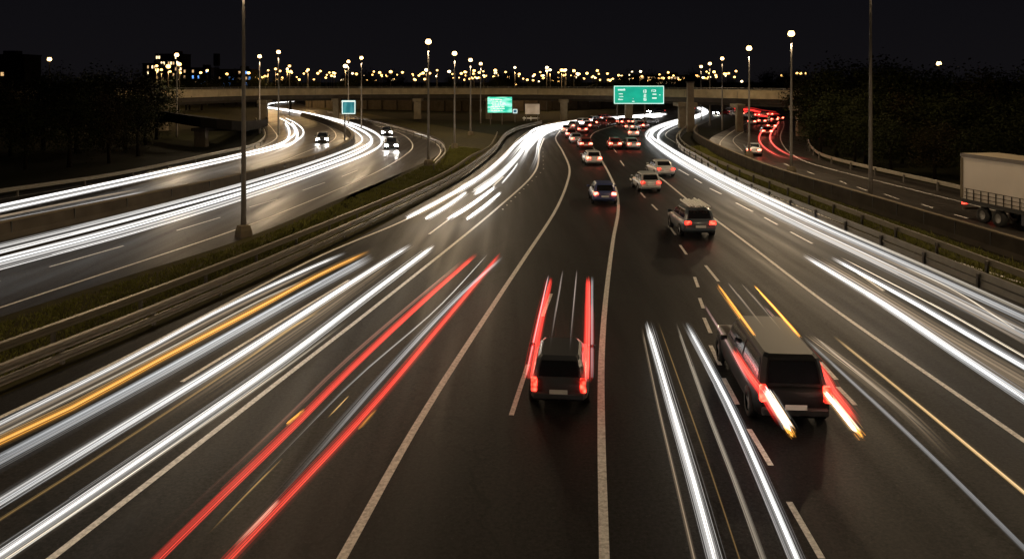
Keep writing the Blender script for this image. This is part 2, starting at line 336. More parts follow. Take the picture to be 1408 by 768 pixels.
# ------------------------------------------------------------------ guard rails and concrete barriers
def guard_rail(path, label, zr=.62, post=4.0, low=False, maxposts=90):
    P = smooth_path(path, 2.0); t = thing('guard_rail', label, 'guard rail', at_z(P[:1], 0)[0], 0, 'guard rails along the roads'); base = t.location
    P = [p - base for p in at_z(P, 0)]
    prof = [(-.02, -.16), (.05, -.12), (.05, -.06), (-.02, -.015), (-.02, .015), (.05, .06), (.05, .12), (-.02, .16), (-.045, .14), (-.045, -.14)]
    rings = []
    for i, p in enumerate(P):
        tt = (P[min(i + 1, len(P) - 1)] - P[max(i - 1, 0)]).normalized(); nn = Vector((tt.y, -tt.x, 0)); rings.append([p + nn * a + Vector((0, 0, zr + b)) for a, b in prof])
    MB().loft(rings).build('rail', 'steel', t)
    if low:
        rings = [[q - Vector((0, 0, .0)) for q in r] for r in [[Vector((v.x, v.y, (v.z - zr) * .8 + .26)) for v in r] for r in rings]]
        MB().loft(rings).build('rail', 'steel', t)
    Q = smooth_path(P, post)[:maxposts]
    pm = MB().box((0, 0, zr / 2), (.10, .14, zr + .1)).build('post', 'pole', t); first = True
    for q in Q:
        o = pm if first else pm.copy()
        if not first: C.objects.link(o); o.parent = t
        first = False; i = min(range(len(P)), key=lambda j: (P[j] - q).length); tt = (P[min(i + 1, len(P) - 1)] - P[max(i - 1, 0)]).normalized()
        o.location = q - Vector((tt.y, -tt.x, 0)) * .12
    return t
GZ = .75
def rail_px(px, z=GZ): return [Vector((p.x, p.y, 0)) for p in gp(px, z)]
guard_rail(extend(rail_px([(0, 471), (180, 407), (358, 340), (606, 239), (650, 212), (671, 202), (680, 190), (684, 181)]), 22), 'guard rail on the grass side of the left verge, hindmost of the parallel pair')
guard_rail(extend(rail_px([(0, 501), (200, 424), (402, 340), (560, 270), (634, 233), (680, 200), (697, 181), (715, 173), (745, 166)]), 22), 'double-beam guard rail along the left edge of the main carriageway', low=True)
guard_rail(extend(rail_px([(1408, 373), (1195, 296), (1008, 228), (968, 211), (941, 196), (934, 186), (938, 177), (950, 169)]), 22), 'guard rail on the grass side of the right verge')
guard_rail(extend(rail_px([(1408, 396), (1227, 326), (1008, 240), (960, 213), (936, 199), (930, 188), (934, 180)]), 22), 'double-beam guard rail along the right edge of the main carriageway', low=True)
guard_rail(extend(rail_px([(0, 260), (153, 238), (307, 207), (345, 199), (362, 189), (364, 179), (356, 170), (352, 162)]), 60), 'guard rail along the dark outer edge of the far left road', post=6)
guard_rail(extend(rail_px([(1408, 275), (1320, 255), (1139, 214), (1117, 202), (1111, 189)]), 60), 'pale guard rail along the outer edge of the right road by the trees', post=5)
guard_rail(rail_px([(598, 224), (612, 208), (606, 196), (585, 186), (545, 174), (500, 163), (450, 153)]), 'low guard rail around the outer bend of the left road', post=6)

def barrier(path, h, w, label, name='concrete_barrier', mt='concd', cat='barrier', seg=4.0):
    P = smooth_path(path, 1.5); base = Vector((P[0].x, P[0].y, 0)); t = thing(name, label, cat, base); P = [Vector((p.x, p.y, 0)) - base for p in P]
    pr = [(-w * .5, 0), (-w * .5, h * .1), (-w * .32, h * .35), (-w * .22, h), (w * .22, h), (w * .32, h * .35), (w * .5, h * .1), (w * .5, 0)]
    rings = []
    for i, p in enumerate(P):
        tt = (P[min(i + 1, len(P) - 1)] - P[max(i - 1, 0)]).normalized(); nn = Vector((tt.y, -tt.x, 0)); rings.append([p + nn * a + Vector((0, 0, b)) for a, b in pr])
    MB().loft(rings).build('body', mt, t)
    cop = [[Vector((0, 0, 0)) + rings[i][3].lerp(rings[i][4], u) + Vector((0, 0, dz)) for u, dz in ((-.12, .0), (1.12, 0), (1.12, .06), (-.12, .06))] for i in range(len(rings))]
    MB().loft(cop).build('coping', 'conc', t)
    jm = MB().box((0, 0, 0), (w * .66, .05, h)).build('joint', 'dark', t); one = True
    for q, i in [(P[i], i) for i in range(0, len(P), max(1, int(seg / 1.5)))]:
        tt = (P[min(i + 1, len(P) - 1)] - P[max(i - 1, 0)]).normalized(); o = jm if one else jm.copy()
        if not one: C.objects.link(o); o.parent = t
        one = False; o.location = q + Vector((0, 0, h * .5 - .01)); o.rotation_euler = (0, 0, math.atan2(tt.y, tt.x) - math.pi / 2)
    return t
barrier(extend(gp([(0, 330), (165, 293), (330, 255), (440, 222), (478, 204), (485, 194), (476, 183), (445, 169), (415, 160)]), 40, 0), .95, .75, 'stained concrete barrier dividing the two left roads', seg=4.5)
barrier(extend(gp([(1408, 361), (1195, 290), (1066, 247), (1000, 218), (968, 201), (955, 190), (958, 180)]), 40), 1.05, .5, 'dark concrete retaining wall between the right verge and the right road', 'retaining_wall', 'concd', 'wall', 3.0)

# ------------------------------------------------------------------ street lamps
def lamp_thing(label, loc, h, plinth=True, near=True, group='street lamps over the motorway', power=0):
    t = thing('street_lamp', label, 'street lamp', loc, 0, group)
    if plinth: MB().lathe([(0, 0), (.5, 0), (.46, .35), (.36, .62), (.2, .66), (0, .66)], n=4).build('base', 'conc', t)
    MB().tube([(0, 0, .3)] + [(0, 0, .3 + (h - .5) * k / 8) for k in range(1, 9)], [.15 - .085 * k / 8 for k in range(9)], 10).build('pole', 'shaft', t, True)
    MB().lathe([(0, .16), (.10, .16), (.20, .08), (.24, 0), (0, 0)], (0, 0, h + .284)).build('hood', 'dark', t, True)
    MB().lathe([(.10, -.22), (.22, -.17), (.31, -.06), (.30, .08), (.24, .20), (.2, .28)], (0, 0, h)).build('bowl', 'lamp', t, True)
    if power:
        li = bpy.data.lights.new('lamp_light', 'SPOT'); li.energy = power; li.color = (1, .74, .46); li.spot_size = R(178); li.spot_blend = .12; li.shadow_soft_size = .35
        o = bpy.data.objects.new('lamp_light', li); C.objects.link(o); o.parent = t; o.location = (0, 0, h - .85)
    return t
PW = 5600
LG = 'street lamps over the motorway'
for (px, yb, yt, lab) in [
    (335, 325, -42, 'tallest foreground street lamp on a concrete plinth in the left grass verge'),
    (589, 228, 58, 'bright street lamp at the tip of the left verge by the bend'),
    (625, 204, 74, 'street lamp behind the left bend, second along the left verge'),
    (647, 186, 83, 'street lamp left of the washed green sign, third along the left verge'),
    (1197, 282, -44, 'tall foreground street lamp rising from the right retaining wall out of the picture'),
    (1088, 238, 47, 'brightest street lamp on the right, second along the retaining wall'),
    (1030, 216, 67, 'street lamp third along the right retaining wall, in front of the red ramp')]:
    p = G(px, yb); lamp_thing(lab, p, ZY(yt, p.y), power=PW)
for (x, y, lab) in [(-19.5, 13.5, 'added unseen street lamp on the left verge beside the camera'), (24.6, 31, 'added unseen street lamp on the right verge just outside the picture'), (24.6, 8, 'added unseen street lamp on the right verge beside the camera')]:
    lamp_thing(lab, (x, y, 0), 13.5, power=PW * .8)  # unseen lamps carrying on the rows, added to light the foreground road
for (px, d, yt, lab) in [(357, 128, 78, 'street lamp before the overpass pier on the left ramp bend'), (383, 124, 72, 'street lamp on the inner bend of the left ramp beside the tall pier lamp'),
                         (479, 150, 85, 'street lamp above the teal sign'), (497, 140, 80, 'street lamp just right of the teal sign'), (661, 158, 88, 'street lamp close behind the washed green sign'),
                         (964, 172, 92, 'leftmost street lamp of the cluster above the right overpass'), (976, 150, 88, 'street lamp in the middle of the cluster above the right overpass'), (993, 136, 81, 'tallest street lamp of the cluster above the right overpass'),
                         (243, 119, 76, 'street lamp before the lit block at the left end of the overpass'), (1291, 105, 88, 'lone street lamp above the dark trees on the right'), (68, 120, 82, 'lone street lamp glowing over the dark trees at far left')]:
    lamp_thing(lab, D(px, d), ZY(yt, d), power=0 if px in (1291, 68) else PW * (.35 if px > 900 else .8), group=LG, plinth=False)
# far lamps: one of each kind, then copies
def far_proto(m):
    t = thing('street_lamp', 'distant street lamp glowing amber beyond the overpass', 'street lamp', (0, 0, 0), 0, 'distant street lamps beyond the overpass')
    MB().tube([(0, 0, 0), (0, 0, 1)], .13, 5).build('pole', 'pole', t)
    return t
def far_light(t, h):
    li = bpy.data.lights.new('lamp_light', 'SPOT'); li.energy = 6500; li.color = (1, .62, .26); li.spot_size = R(178); li.spot_blend = .12; li.shadow_soft_size = .4
    o = bpy.data.objects.new('lamp_light', li); C.objects.link(o); o.parent = t; o.location = (0, 0, h - 1.1)
fp = far_proto('lampfar')
bulb_a = MB().lathe([(0, .55), (.5, .4), (.68, 0), (.5, -.4), (0, -.55)], n=8); bulb_me = None
far = [(276,100),(285,97),(312,102),(379,95),(395,95),(400,98),(398,91),(345,104),(362,106),(368,105),(422,98),(437,101),(453,100),(460,101),(475,91),(490,102),(512,103),(525,105),(546,103),(568,104),(576,104),(600,105),(622,102),(659,100),(666,106),(681,97),(685,103),(708,93),(714,102),(709,116),(725,110),(733,105),(747,104),(752,93),(760,111),(768,112),(776,97),(793,102),(803,108),(818,107),(825,110),(836,110),(852,109),(870,108),(881,108),(894,109),(906,108),(912,108),(920,108),(935,110),(940,108),(985,106),(1002,101),(1012,98),(1020,112),(1101,101),(1108,101),(1096,101),(640,104),(650,108),(537,108),(448,107),(408,106),(388,107),(355,108),(330,107),(584,109),(699,106),(741,112),(785,104),(958,104),(968,107),(1075,104),(216,99),(222,96),(233,104),(247,103),(975,101),(1010,106)]
rnd = random.Random(5)
far += [(rnd.uniform(215, 250), rnd.uniform(86, 108)) for k in range(9)] + [(rnd.uniform(340, 1000), rnd.choice([rnd.uniform(96, 104), rnd.uniform(104, 111)])) for k in range(140)]
first = True
for px, y in far:
    d = min(3.9 * F / max(112 - y, 1), 470) * rnd.uniform(.94, 1.04); d = max(d, 190); h = ZY(y, d)
    if first:
        b = bulb_a.build('bulb', 'lampfar', fp, True); bulb_white = b.data.copy(); bulb_white.materials[0] = M['lampwhite']; t = fp
    else: t = dup(fp)
    first = False; t.location = D(px, d)
    if y < 97: far_light(t, h)
    for c in t.children:
        if c.type == 'LIGHT': continue
        if c.name.startswith('pole'): c.scale = (1, 1, h - .5)
        else:
            c.location = (0, 0, h); k = rnd.uniform(.5, 1.0) * (1.0 if d < 350 else 1.15); c.scale = (k, k, k)
            if rnd.random() < .22: c.data = bulb_white

# ------------------------------------------------------------------ overpass
def overpass():
    t = thing('overpass', 'long concrete motorway overpass crossing the whole view with piers', 'overpass', D(600, 178), 0); base = t.location
    raw = [D(-250, 118), D(60, 128), D(205, 140), D(350, 170), D(470, 184), D(600, 188), D(760, 180), D(900, 160), D(1010, 143), D(1110, 130), D(1250, 118), D(1500, 108)]
    P = [p - base for p in smooth_path(raw, 4)]
    zt, zb = 6.1, 4.7
    def sweep(pr, name, m):
        rings = []
        for i, p in enumerate(P):
            tt = (P[min(i + 1, len(P) - 1)] - P[max(i - 1, 0)]).normalized(); nn = Vector((tt.y, -tt.x, 0)); rings.append([p + nn * a + Vector((0, 0, b)) for a, b in pr])
        return MB().loft(rings).build(name, m, t)
    # the near face is towards the camera: nn points there (path runs left to right)
    sweep([(.0, zt), (.0, zt - .5), (-.8, zb + .7), (-1.0, zb), (-8.4, zb), (-8.6, zb + .7), (-9.4, zt - .5), (-9.4, zt)], 'deck', 'concd')
    sweep([(-1.05, zb - .003), (-1.05, zb - .5), (-2.0, zb - .5), (-2.0, zb - .003)], 'girder', 'girder')
    sweep([(-6.5, zb - .003), (-6.5, zb - .5), (-7.4, zb - .5), (-7.4, zb - .003)], 'girder', 'girder')
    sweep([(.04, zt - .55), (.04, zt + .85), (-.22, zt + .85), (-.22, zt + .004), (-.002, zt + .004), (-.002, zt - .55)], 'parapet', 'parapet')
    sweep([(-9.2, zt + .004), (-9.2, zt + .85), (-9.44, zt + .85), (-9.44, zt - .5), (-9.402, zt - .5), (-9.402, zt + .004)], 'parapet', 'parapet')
    rl = MB()
    for zz in (1.05, 1.3): rl.tube([p + Vector((0, 0, zt + zz)) for p in P], .045, 5)
    Q = smooth_path(P, 2.5)
    for q in Q: rl.box(q + Vector((0, 0, zt + 1.08)), (.08, .08, .46))
    rl.build('railing', 'steel', t)
    dj = MB()
    for q in smooth_path(P, 13)[1:-1]: dj.box(q + Vector((.0, -.05, zt + .1)), (.1, .06, 1.2))
    dj.build('drain_pipe', 'dark', t)
    for px, d, w in [(359, 166, 1.9), (573, 181, 2.0), (776, 172, 1.9), (866, 160, 1.9), (946, 146, 3.6), (1108, 124, 2.2), (218, 138, 2.2), (460, 182, 1.6), (672, 182, 1.8), (1020, 136, 1.4)]:
        p = D(px, d) - base
        m = MB().box(p + Vector((0, 1.5, 2.25)), (w * .8, 1.1, 4.5)); m.box(p + Vector((0, 2.5, 4.35)), (w * 1.0, 4.5, .7)); m.build('pier', 'conc', t, bevel=.04)
overpass()
# tall slim column standing in front of the right pier
c = G(949, 181); h = ZY(114, c.y)
t = thing('concrete_column', 'tall slim concrete column rising above the right pier of the overpass', 'column', c)
MB().box((0, 0, h / 2), (1.15, 1.0, h), 0, .92).build('shaft', 'conc', t, bevel=.03); MB().box((0, 0, h + .1), (1.3, 1.2, .2)).build('cap', 'concd', t)
# lower ramp viaduct at left, dark
def viaduct():
    raw = [D(60, 128), D(150, 120), D(213, 113), D(272, 104), D(322, 106), D(348, 118), D(362, 134), D(368, 152), D(366, 172)]; base = D(272, 104)
    zs = [4.4, 4.1, 3.8, 3.3, 2.7, 2.1, 1.5, .9, .3]
    t = thing('ramp_viaduct', 'low dark curved ramp viaduct on a single column at left', 'viaduct', base)
    P = smooth_path([Vector((p.x - base.x, p.y - base.y, z)) for p, z in zip(raw, zs)], 2)
    def sweep(pr, name, m):
        rings = []
        for i, p in enumerate(P):
            tt = (P[min(i + 1, len(P) - 1)] - P[max(i - 1, 0)]); tt.z = 0; tt.normalize(); nn = Vector((tt.y, -tt.x, 0)); rings.append([p + nn * a + Vector((0, 0, b)) for a, b in pr])
        MB().loft(rings).build(name, m, t)
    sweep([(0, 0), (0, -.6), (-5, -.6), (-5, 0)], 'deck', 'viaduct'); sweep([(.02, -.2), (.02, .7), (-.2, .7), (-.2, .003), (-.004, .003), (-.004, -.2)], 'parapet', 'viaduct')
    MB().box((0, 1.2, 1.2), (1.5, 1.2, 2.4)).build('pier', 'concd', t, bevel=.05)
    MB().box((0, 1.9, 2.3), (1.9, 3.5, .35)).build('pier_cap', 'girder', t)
viaduct()
# back wall and bits under the bridge
def back_wall(px0, d0, px1, d1, h, label):
    a, b = D(px0, d0), D(px1, d1); t = thing('embankment_wall', label, 'wall', a); v = b - a; n = Vector((-v.y, v.x, 0)).normalized() * .6
    MB().add([(0, 0, 0), v, v + n, n, (0, 0, h), v + Vector((0, 0, h)), v + n + Vector((0, 0, h)), n + Vector((0, 0, h))], [(0, 1, 5, 4), (1, 2, 6, 5), (2, 3, 7, 6), (3, 0, 4, 7), (4, 5, 6, 7)]).build('body', 'concd', t)
    m = MB(); L = v.length; u = v / L; k = int(L / 6)
    for i in range(k): m.box(u * (i * 6 + 3) - n.normalized() * .08 + Vector((0, 0, h * .5)), (.3, .3, h - .02), math.atan2(v.y, v.x))
    m.build('buttress', 'girder', t); MB().box(v * .5 + n * .5 + Vector((0, 0, h + .12)), (L, .9, .24), math.atan2(v.y, v.x)).build('coping', 'concd', t)
back_wall(420, 262, 660, 225, 3.0, 'low abutment wall in the dark beyond the left roads under the overpass')
back_wall(690, 225, 845, 262, 3.4, 'abutment wall behind the cream panel under the overpass')

# ------------------------------------------------------------------ signs
def sign(px0, y0, px1, y1, d, label, face, frame, posts, name='road_sign', cat='road sign', extra=None):
    a = D(px0, d); b = D(px1, d); z1, z0 = ZY(y0, d), ZY(y1, d); w = b.x - a.x; h = z1 - z0; cx = (a.x + b.x) / 2
    t = thing(name, label, cat, (cx, d, 0))
    MB().box((0, 0, (z0 + z1) / 2), (w, .10, h)).build('panel', face, t)
    fr = MB(); e = .09
    for q in ((0, z1), (0, z0)): fr.box((0, -.07, q[1] + (-e if q[1] == z1 else e)), (w - .1, .03, .12))
    for s in (-1, 1): fr.box((s * (w / 2 - e), -.0725, (z0 + z1) / 2), (.12, .03, h - .36))
    fr.build('border', frame, t)
    for u in posts: MB().tube([(u * w, .16, 0), (u * w, .16, z1 - .3)], .11, 8).build('post', 'pole', t)
    if extra: extra(t, w, h, z0)
    return t
def text_big(t, w, h, z0):
    # rows of lettering, too soft in the photo to read: strokes of the same size and place
    X0, X1, Y0, Y1 = 232, 885, 170, 410
    def q(x, y): return ((x - X0) / (X1 - X0) - .5) * w, z0 + (1 - (y - Y0) / (Y1 - Y0)) * h
    def strokes(name, rects):
        m = MB()
        for x0, y0, x1, y1 in rects:
            ax, az = q(x0, y1); bx, bz = q(x1, y0); m.box(((ax + bx) / 2, -.068, (az + bz) / 2), (bx - ax, .02, bz - az))
        m.build(name, 'signwhite', t)
    rr = random.Random(3)
    for x0, y0, x1, y1 in [(285, 205, 380, 235), (295, 268, 356, 284), (300, 306, 356, 319), (288, 342, 356, 358)]:
        R_ = []; x = x0
        while x < x1 - 6:
            wd = rr.uniform(5, 10); tall = rr.random() < .3; R_.append((x, y0 if tall else y0 + (y1 - y0) * .3, x + wd, y1)); x += wd + 3
            if rr.random() < .5: R_.append((R_[-1][2] + .2, (y0 + y1) / 2, x - .2, (y0 + y1) / 2 + 4))
        strokes('lettering', R_)
    def seg(x0, y0, x1, y1, on):
        th = 8; xm = (y0 + y1) / 2; r = []
        if 'a' in on: r.append((x0, y0, x1, y0 + th))
        if 'g' in on: r.append((x0, xm - th / 2, x1, xm + th / 2))
        if 'd' in on: r.append((x0, y1 - th, x1, y1))
        if 'f' in on: r.append((x0, y0 + th + .2, x0 + th, xm - th / 2 - .2))
        if 'b' in on: r.append((x1 - th, y0 + th + .2, x1, xm - th / 2 - .2))
        if 'e' in on: r.append((x0, xm + th / 2 + .2, x0 + th, y1 - th - .2))
        if 'c' in on: r.append((x1 - th, xm + th / 2 + .2, x1, y1 - th - .2))
        return r
    strokes('numerals', seg(630, 222, 655, 264, 'abgcd') + [(615, 224, 622, 264)])
    strokes('numerals', seg(622, 280, 652, 318, 'abged') )
    strokes('numerals', seg(620, 330, 655, 368, 'afgcde'))
    strokes('numerals', [(722, 222, 730, 250), (736, 222, 748, 232), (752, 222, 778, 229), (770, 229.2, 778, 243), (740, 243.2, 778, 250)])
    strokes('lettering', [(735, 276, 785, 290), (822, 286, 838, 296), (470, 372, 500, 382), (478, 336, 488, 344)]); strokes('lettering', [(730, 325, 788, 341)])
sign(844, 118, 913, 143, 150, 'large green overhead direction sign with white lettering on two posts', 'green', 'signwhite', (-.43, .12), extra=text_big)
def text_mid(t, w, h, z0):
    m = MB(); rr = random.Random(9)
    for r in range(7):
        z = z0 + h * (.14 + r * .115); x = -w * rr.uniform(.3, .42)
        while x < w * .2 - (.05 if r in (2, 4) else .5):
            l = rr.uniform(.18, .8); m.box((x + l / 2, -.066, z), (l, .02, .17)); x += l + rr.uniform(.08, .25)
    m.build('lettering', 'signwhite', t)
sign(670.5, 133.5, 704, 155, 160, 'glaring green roadside sign with washed-out white lettering left of the cream panel', 'green2', 'green2', (-.38, .1), extra=text_mid)
def text_teal(t, w, h, z0):
    m = MB()
    for u, l in ((-.30, .26), (-.02, .10), (.26, .22)): m.box((u * w, -.064, z0 + h * .5), (l * w, .02, h * .62))
    m.build('lettering', M['teal'], t); m = MB().box((-.02 * w, -.066, z0 + h * .93), (w * .98, .02, h * .10)); m.build('top_band', 'signwhite', t)
sign(470, 138, 489, 157, 118, 'small teal roadside sign with a bright upper edge on one grey post', 'teal', 'signwhite', (-.3,), extra=text_teal)
sign(705, 150, 711.5, 156, 168, 'tiny blue sign right of the washed green sign', 'signblue', 'signwhite', (.0,))
sign(722, 143, 742, 157, 172, 'blank cream panel standing before the abutment wall under the overpass', 'panel', 'panel', (-.4, .4), 'billboard', 'panel')
# white barrier trestle under the panel
p = G(730, 166); t = thing('traffic_barrier', 'white trestle barrier under the cream panel at the road edge', 'barrier', p)
MB().box((0, 0, .55), (3.6, .1, .22)).build('board', 'plate', t)
for s in (-1.5, 0, 1.5): MB().box((s, .12, .45), (.12, .12, .9)).build('leg', 'plate', t)

# ------------------------------------------------------------------ vehicles
def car(label, loc, rz, paint='silver', kind='hatch', rear='tail', front='lensoff', scale=1.0, cat='car', group='cars on the motorway', big=1.0, rack=False, slim=False):
    t = thing('car', label, cat, loc, rz, group)
    P = dict(hatch=dict(L=4.1, W=.88, belt=.92, top=1.46, hood=.82, c=(-1.98, 1.10), r=(-1.62, .20), tail=.95),
             sedan=dict(L=4.6, W=.90, belt=.90, top=1.42, hood=.80, c=(-1.72, 1.10), r=(-1.05, .25), tail=.92),
             suv=dict(L=5.8, W=.95, belt=1.05, top=1.76, hood=1.0, c=(-2.84, 1.55), r=(-2.6, .85), tail=1.08))[kind]
    L, W, belt, top = P['L'], P['W'], P['belt'], P['top']; h2 = L / 2; z0 = .24
    st = [(-h2, .80, .42, P['tail'] - .12), (-h2 + .07, .90, .30, P['tail'] - .03), (-h2 + .35, .97, z0, P['tail']), (-h2 + .9, 1, z0, belt), (0, 1, z0, belt), (1.0, 1, z0, belt - .01), (h2 - 1.0, .99, z0, P['hood'] + .04), (h2 - .4, .95, z0, P['hood'] - .05), (h2 - .1, .86, .28, P['hood'] - .16), (h2, .72, .36, P['hood'] - .30)]
    rings = []
    for y, k, zb, zt in st:
        w = W * k; hh = zt - zb
        half = [(w * .82, zb), (w * .96, zb + .08), (w, zb + hh * .32), (w * .99, zb + hh * .62), (w * .955, zb + hh * .86), (w * .88, zt - .012), (w * .6, zt + .01), (0, zt + .02)]
        rings.append([Vector((x, y, z)) for x, z in half] + [Vector((-x, y, z)) for x, z in half[:-1][::-1]])
    MB().loft(rings).build('body', 'car_' + paint, t, True)
    c0, c1 = P['c']; r0, r1 = P['r']; wb, wt = W * .875, W * .70
    def ring(z, w, a, b):
        return [Vector((s * x, y, z)) for s, x, y in ((1, w * .86, a), (1, w, a + .14), (1, w, b - .3), (1, w * .84, b), (-1, w * .84, b), (-1, w, b - .3), (-1, w, a + .14), (-1, w * .86, a))]
    cab = [ring(belt - .06, wb, c0, c1), ring(belt + (top - belt) * .55, wb + (wt - wb) * .5, c0 + (r0 - c0) * .5, c1 + (r1 - c1) * .5), ring(top - .07, wt * 1.03, r0 - .03, r1 + .08), ring(top, wt * .9, r0 + .1, r1 - .1)]
    MB().loft(cab).build('cabin', 'car_' + paint, t, False)
    # glazing: panels a little proud of the cabin faces
    A, B = cab[0], cab[2]
    def pane(ia, ib, u0, u1, v0, v1, name):
        def pt(u, v):
            lo = A[ia].lerp(A[ib], u); hi = B[ia].lerp(B[ib], u); return lo.lerp(hi, v)
        mid = cab[1]; q = [pt(u0, v0), pt(u1, v0), pt(u1, v1), pt(u0, v1)]; n = (q[1] - q[0]).cross(q[3] - q[0]).normalized()
        cc = sum(q, Vector()) / 4
        if n.dot(cc - Vector((0, (c0 + c1) / 2, belt))) < 0: n = -n
        # follow the bulge of the middle ring
        m0 = mid[ia].lerp(mid[ib], u0); m1 = mid[ia].lerp(mid[ib], u1)
        vs = [q[0], q[1], m1, q[2], q[3], m0]; vs = [v + n * .018 for v in vs]
        MB().add(vs, [(0, 1, 2, 5), (5, 2, 3, 4)]).build(name, 'glass', t)
    pane(7, 0, .04, .96, .2, .93, 'rear_window'); pane(3, 4, .04, .96, .16, .95, 'windscreen')
    pane(1, 2, .03, .47, .2, .9, 'side_window'); pane(1, 2, .51, .97, .2, .9, 'side_window'); pane(6, 5, .03, .47, .2, .9, 'side_window'); pane(6, 5, .51, .97, .2, .9, 'side_window')
    wr = .33 if kind != 'suv' else .38
    for s in (-1, 1):
        for y in (-h2 + .85, h2 - .9):
            o = MB(); n = 18; prof = [(wr * .62, -.11), (wr * .95, -.11), (wr, -.07), (wr, .07), (wr * .95, .11), (wr * .62, .11)]
            vs = [(s * (W - .085) + x, y + r * math.cos(2 * math.pi * k / n), wr + r * math.sin(2 * math.pi * k / n)) for r, x in prof for k in range(n)]
            o.add(vs, [(i * n + k, i * n + (k + 1) % n, (i + 1) * n + (k + 1) % n, (i + 1) * n + k) for i in range(5) for k in range(n)]); wh = o.build('wheel', 'tyre', t, True)
            rm = MB(); r1_ = wr * .62
            for x in (s * (W - .005),):
                vs = [(x, y, wr)] + [(x - s * (.03 if k % 2 else 0), y + r1_ * math.cos(2 * math.pi * k / 10), wr + r1_ * math.sin(2 * math.pi * k / 10)) for k in range(10)]
                rm.add(vs, [(0, 1 + k, 1 + (k + 1) % 10) for k in range(10)])
            rm.build('rim', 'rim', wh)
        zt = P['tail'] - .16; lw = .17 * big; lh = (.19 if kind != 'suv' else .30) * (1 + (big - 1) * .5)
        if slim: lw, lh = .085, .40
        MB().box((s * (W * .90 - lw), -h2 - .005, zt), (lw * 2, .16, lh)).build('tail_light', rear, t, bevel=.025)
        MB().box((s * W * .66, h2 - .09, P['hood'] - .24), (.40, .24, .26 if front == 'head' else .16)).build('headlight', front, t, bevel=.03)
        MB().box((s * (W + .09), .72, belt + .08), (.2, .1, .13)).build('wing_mirror', 'car_' + paint, t, bevel=.02)
    MB().box((0, -h2 - .02, .48), (W * 1.7, .16, .2)).build('rear_bumper', 'dark' if kind == 'suv' else 'car_' + paint, t, bevel=.04)
    MB().box((0, h2 + .0, .42), (W * 1.5, .16, .2)).build('front_bumper', 'dark', t, bevel=.04)
    MB().box((0, -h2 - .115, .62), (.52, .02, .12)).build('number_plate', 'plate', t)
    if rack:
        m = MB()
        for s in (-.5, .5): m.tube([(s, r0 + .1, top + .07), (s, r1 - .1, top + .07)], .03, 6)
        m.build('roof_rack', 'dark', t); m = MB(); rr = random.Random(4)
        for k in range(7): m.tube([(-.48 + k * .16, r0 - .15 - rr.random() * .3, top + .14), (-.48 + k * .16, r1 + rr.random() * .4, top + .15 + rr.random() * .06)], .05, 6)
        m.build('roof_load', 'plate', t)
    t.scale = (scale,) * 3
    return t
LEN = dict(hatch=4.1, sedan=4.6, suv=5.8)
def put_rear(px, py, rz, kind='hatch', scale=1.0):
    p = G(px, py); L = LEN[kind] * scale; return p + Vector((-math.sin(rz), math.cos(rz), 0)) * L / 2
def put_front(px, py, rz, kind='hatch', scale=1.0):
    p = G(px, py); L = LEN[kind] * scale; return p - Vector((-math.sin(rz), math.cos(rz), 0)) * L / 2
def hd(a, b):
    v = G(*b) - G(*a); return -math.atan2(v.x, v.y)
CARS = 'cars on the main carriageway'
rz1 = -.10
near_car = car('dark grey hatchback with red lit streaks along its shoulders in the centre lane', put_rear(768, 566, rz1, 'hatch', .9), rz1, 'grey', 'hatch', 'tail', scale=.9, group=CARS, slim=True)
rz2 = -.07
suv = car('large black sport utility vehicle with amber roof lights in the right foreground', put_rear(1093, 592, rz2, 'suv'), rz2, 'black', 'suv', 'tail', group=CARS, slim=True)
car('blue hatchback with glowing orange-red tail lights beside the central white line', put_rear(832, 282, -.02, 'hatch'), -.02, 'blue', 'hatch', 'tail_hot', group=CARS)
car('grey-blue estate car with pale poles on its roof rack behind the black vehicle', put_rear(962, 327, .02, 'hatch'), .02, 'slate', 'hatch', 'tail', group=CARS, rack=True, scale=1.08)
car('white hatchback ahead of the estate car with roof poles', put_rear(895, 265, .03, 'hatch'), .03, 'white', 'hatch', 'tail', group=CARS)
car('white saloon in the lane next to the long white light trail', put_rear(916, 244, .06, 'sedan'), .06, 'white', 'sedan', 'tail', group=CARS)
car('white car with bright red lights just behind the jam in the left lane', put_rear(817, 228, .03, 'hatch'), .03, 'white', 'hatch', 'tail_hot', group=CARS, big=1.2)
# prototypes for the queue, copied
qpos = [(806, 206, .0, 'r'), (793, 198, -.02, 's'), (786, 191, -.05, 'r'), (779, 184, -.1, 'w'), (801, 184, -.15, 'r'), (785, 178, -.4, 's'), (807, 178, -.5, 'r'), (796, 173, -.7, 'w'), (817, 173.5, -.8, 'r'), (809, 169, -.9, 's'), (830, 171.5, -.9, 'r'), (823, 166.5, -1.0, 'r'),
        (846, 206, -.05, 'r'), (871, 206, .05, 's'), (871, 189, -.15, 'w'), (880, 178, -.4, 'r'), (866, 179.5, -.5, 's'), (852, 172.5, -.8, 'r'), (867, 172.5, -.9, 'w'), (882, 171, -.9, 's')]
protos = {}
QL = 'small car with glowing red tail lights in the jammed queue before the overpass'
for px, py, rz, k in qpos:
    loc = put_rear(px, py, rz, 'hatch')
    if k not in protos: protos[k] = car(QL, loc, rz, {'r': 'red', 's': 'silver', 'w': 'white'}[k], 'hatch' if k != 's' else 'sedan', 'tail_hot', group='cars in the jammed queue', big=1.35)
    else: dup(protos[k], loc, rz)
RAMP = 'cars on the right ramp'
protos_r = car('silver car with red lights beside the third lamp post on the right ramp', put_rear(1037, 215, -.25, 'sedan'), -.25, 'silver', 'sedan', 'tail_hot', group=RAMP, big=1.3)
RLB = 'small car with bright red tail lights queuing on the right ramp under the overpass'
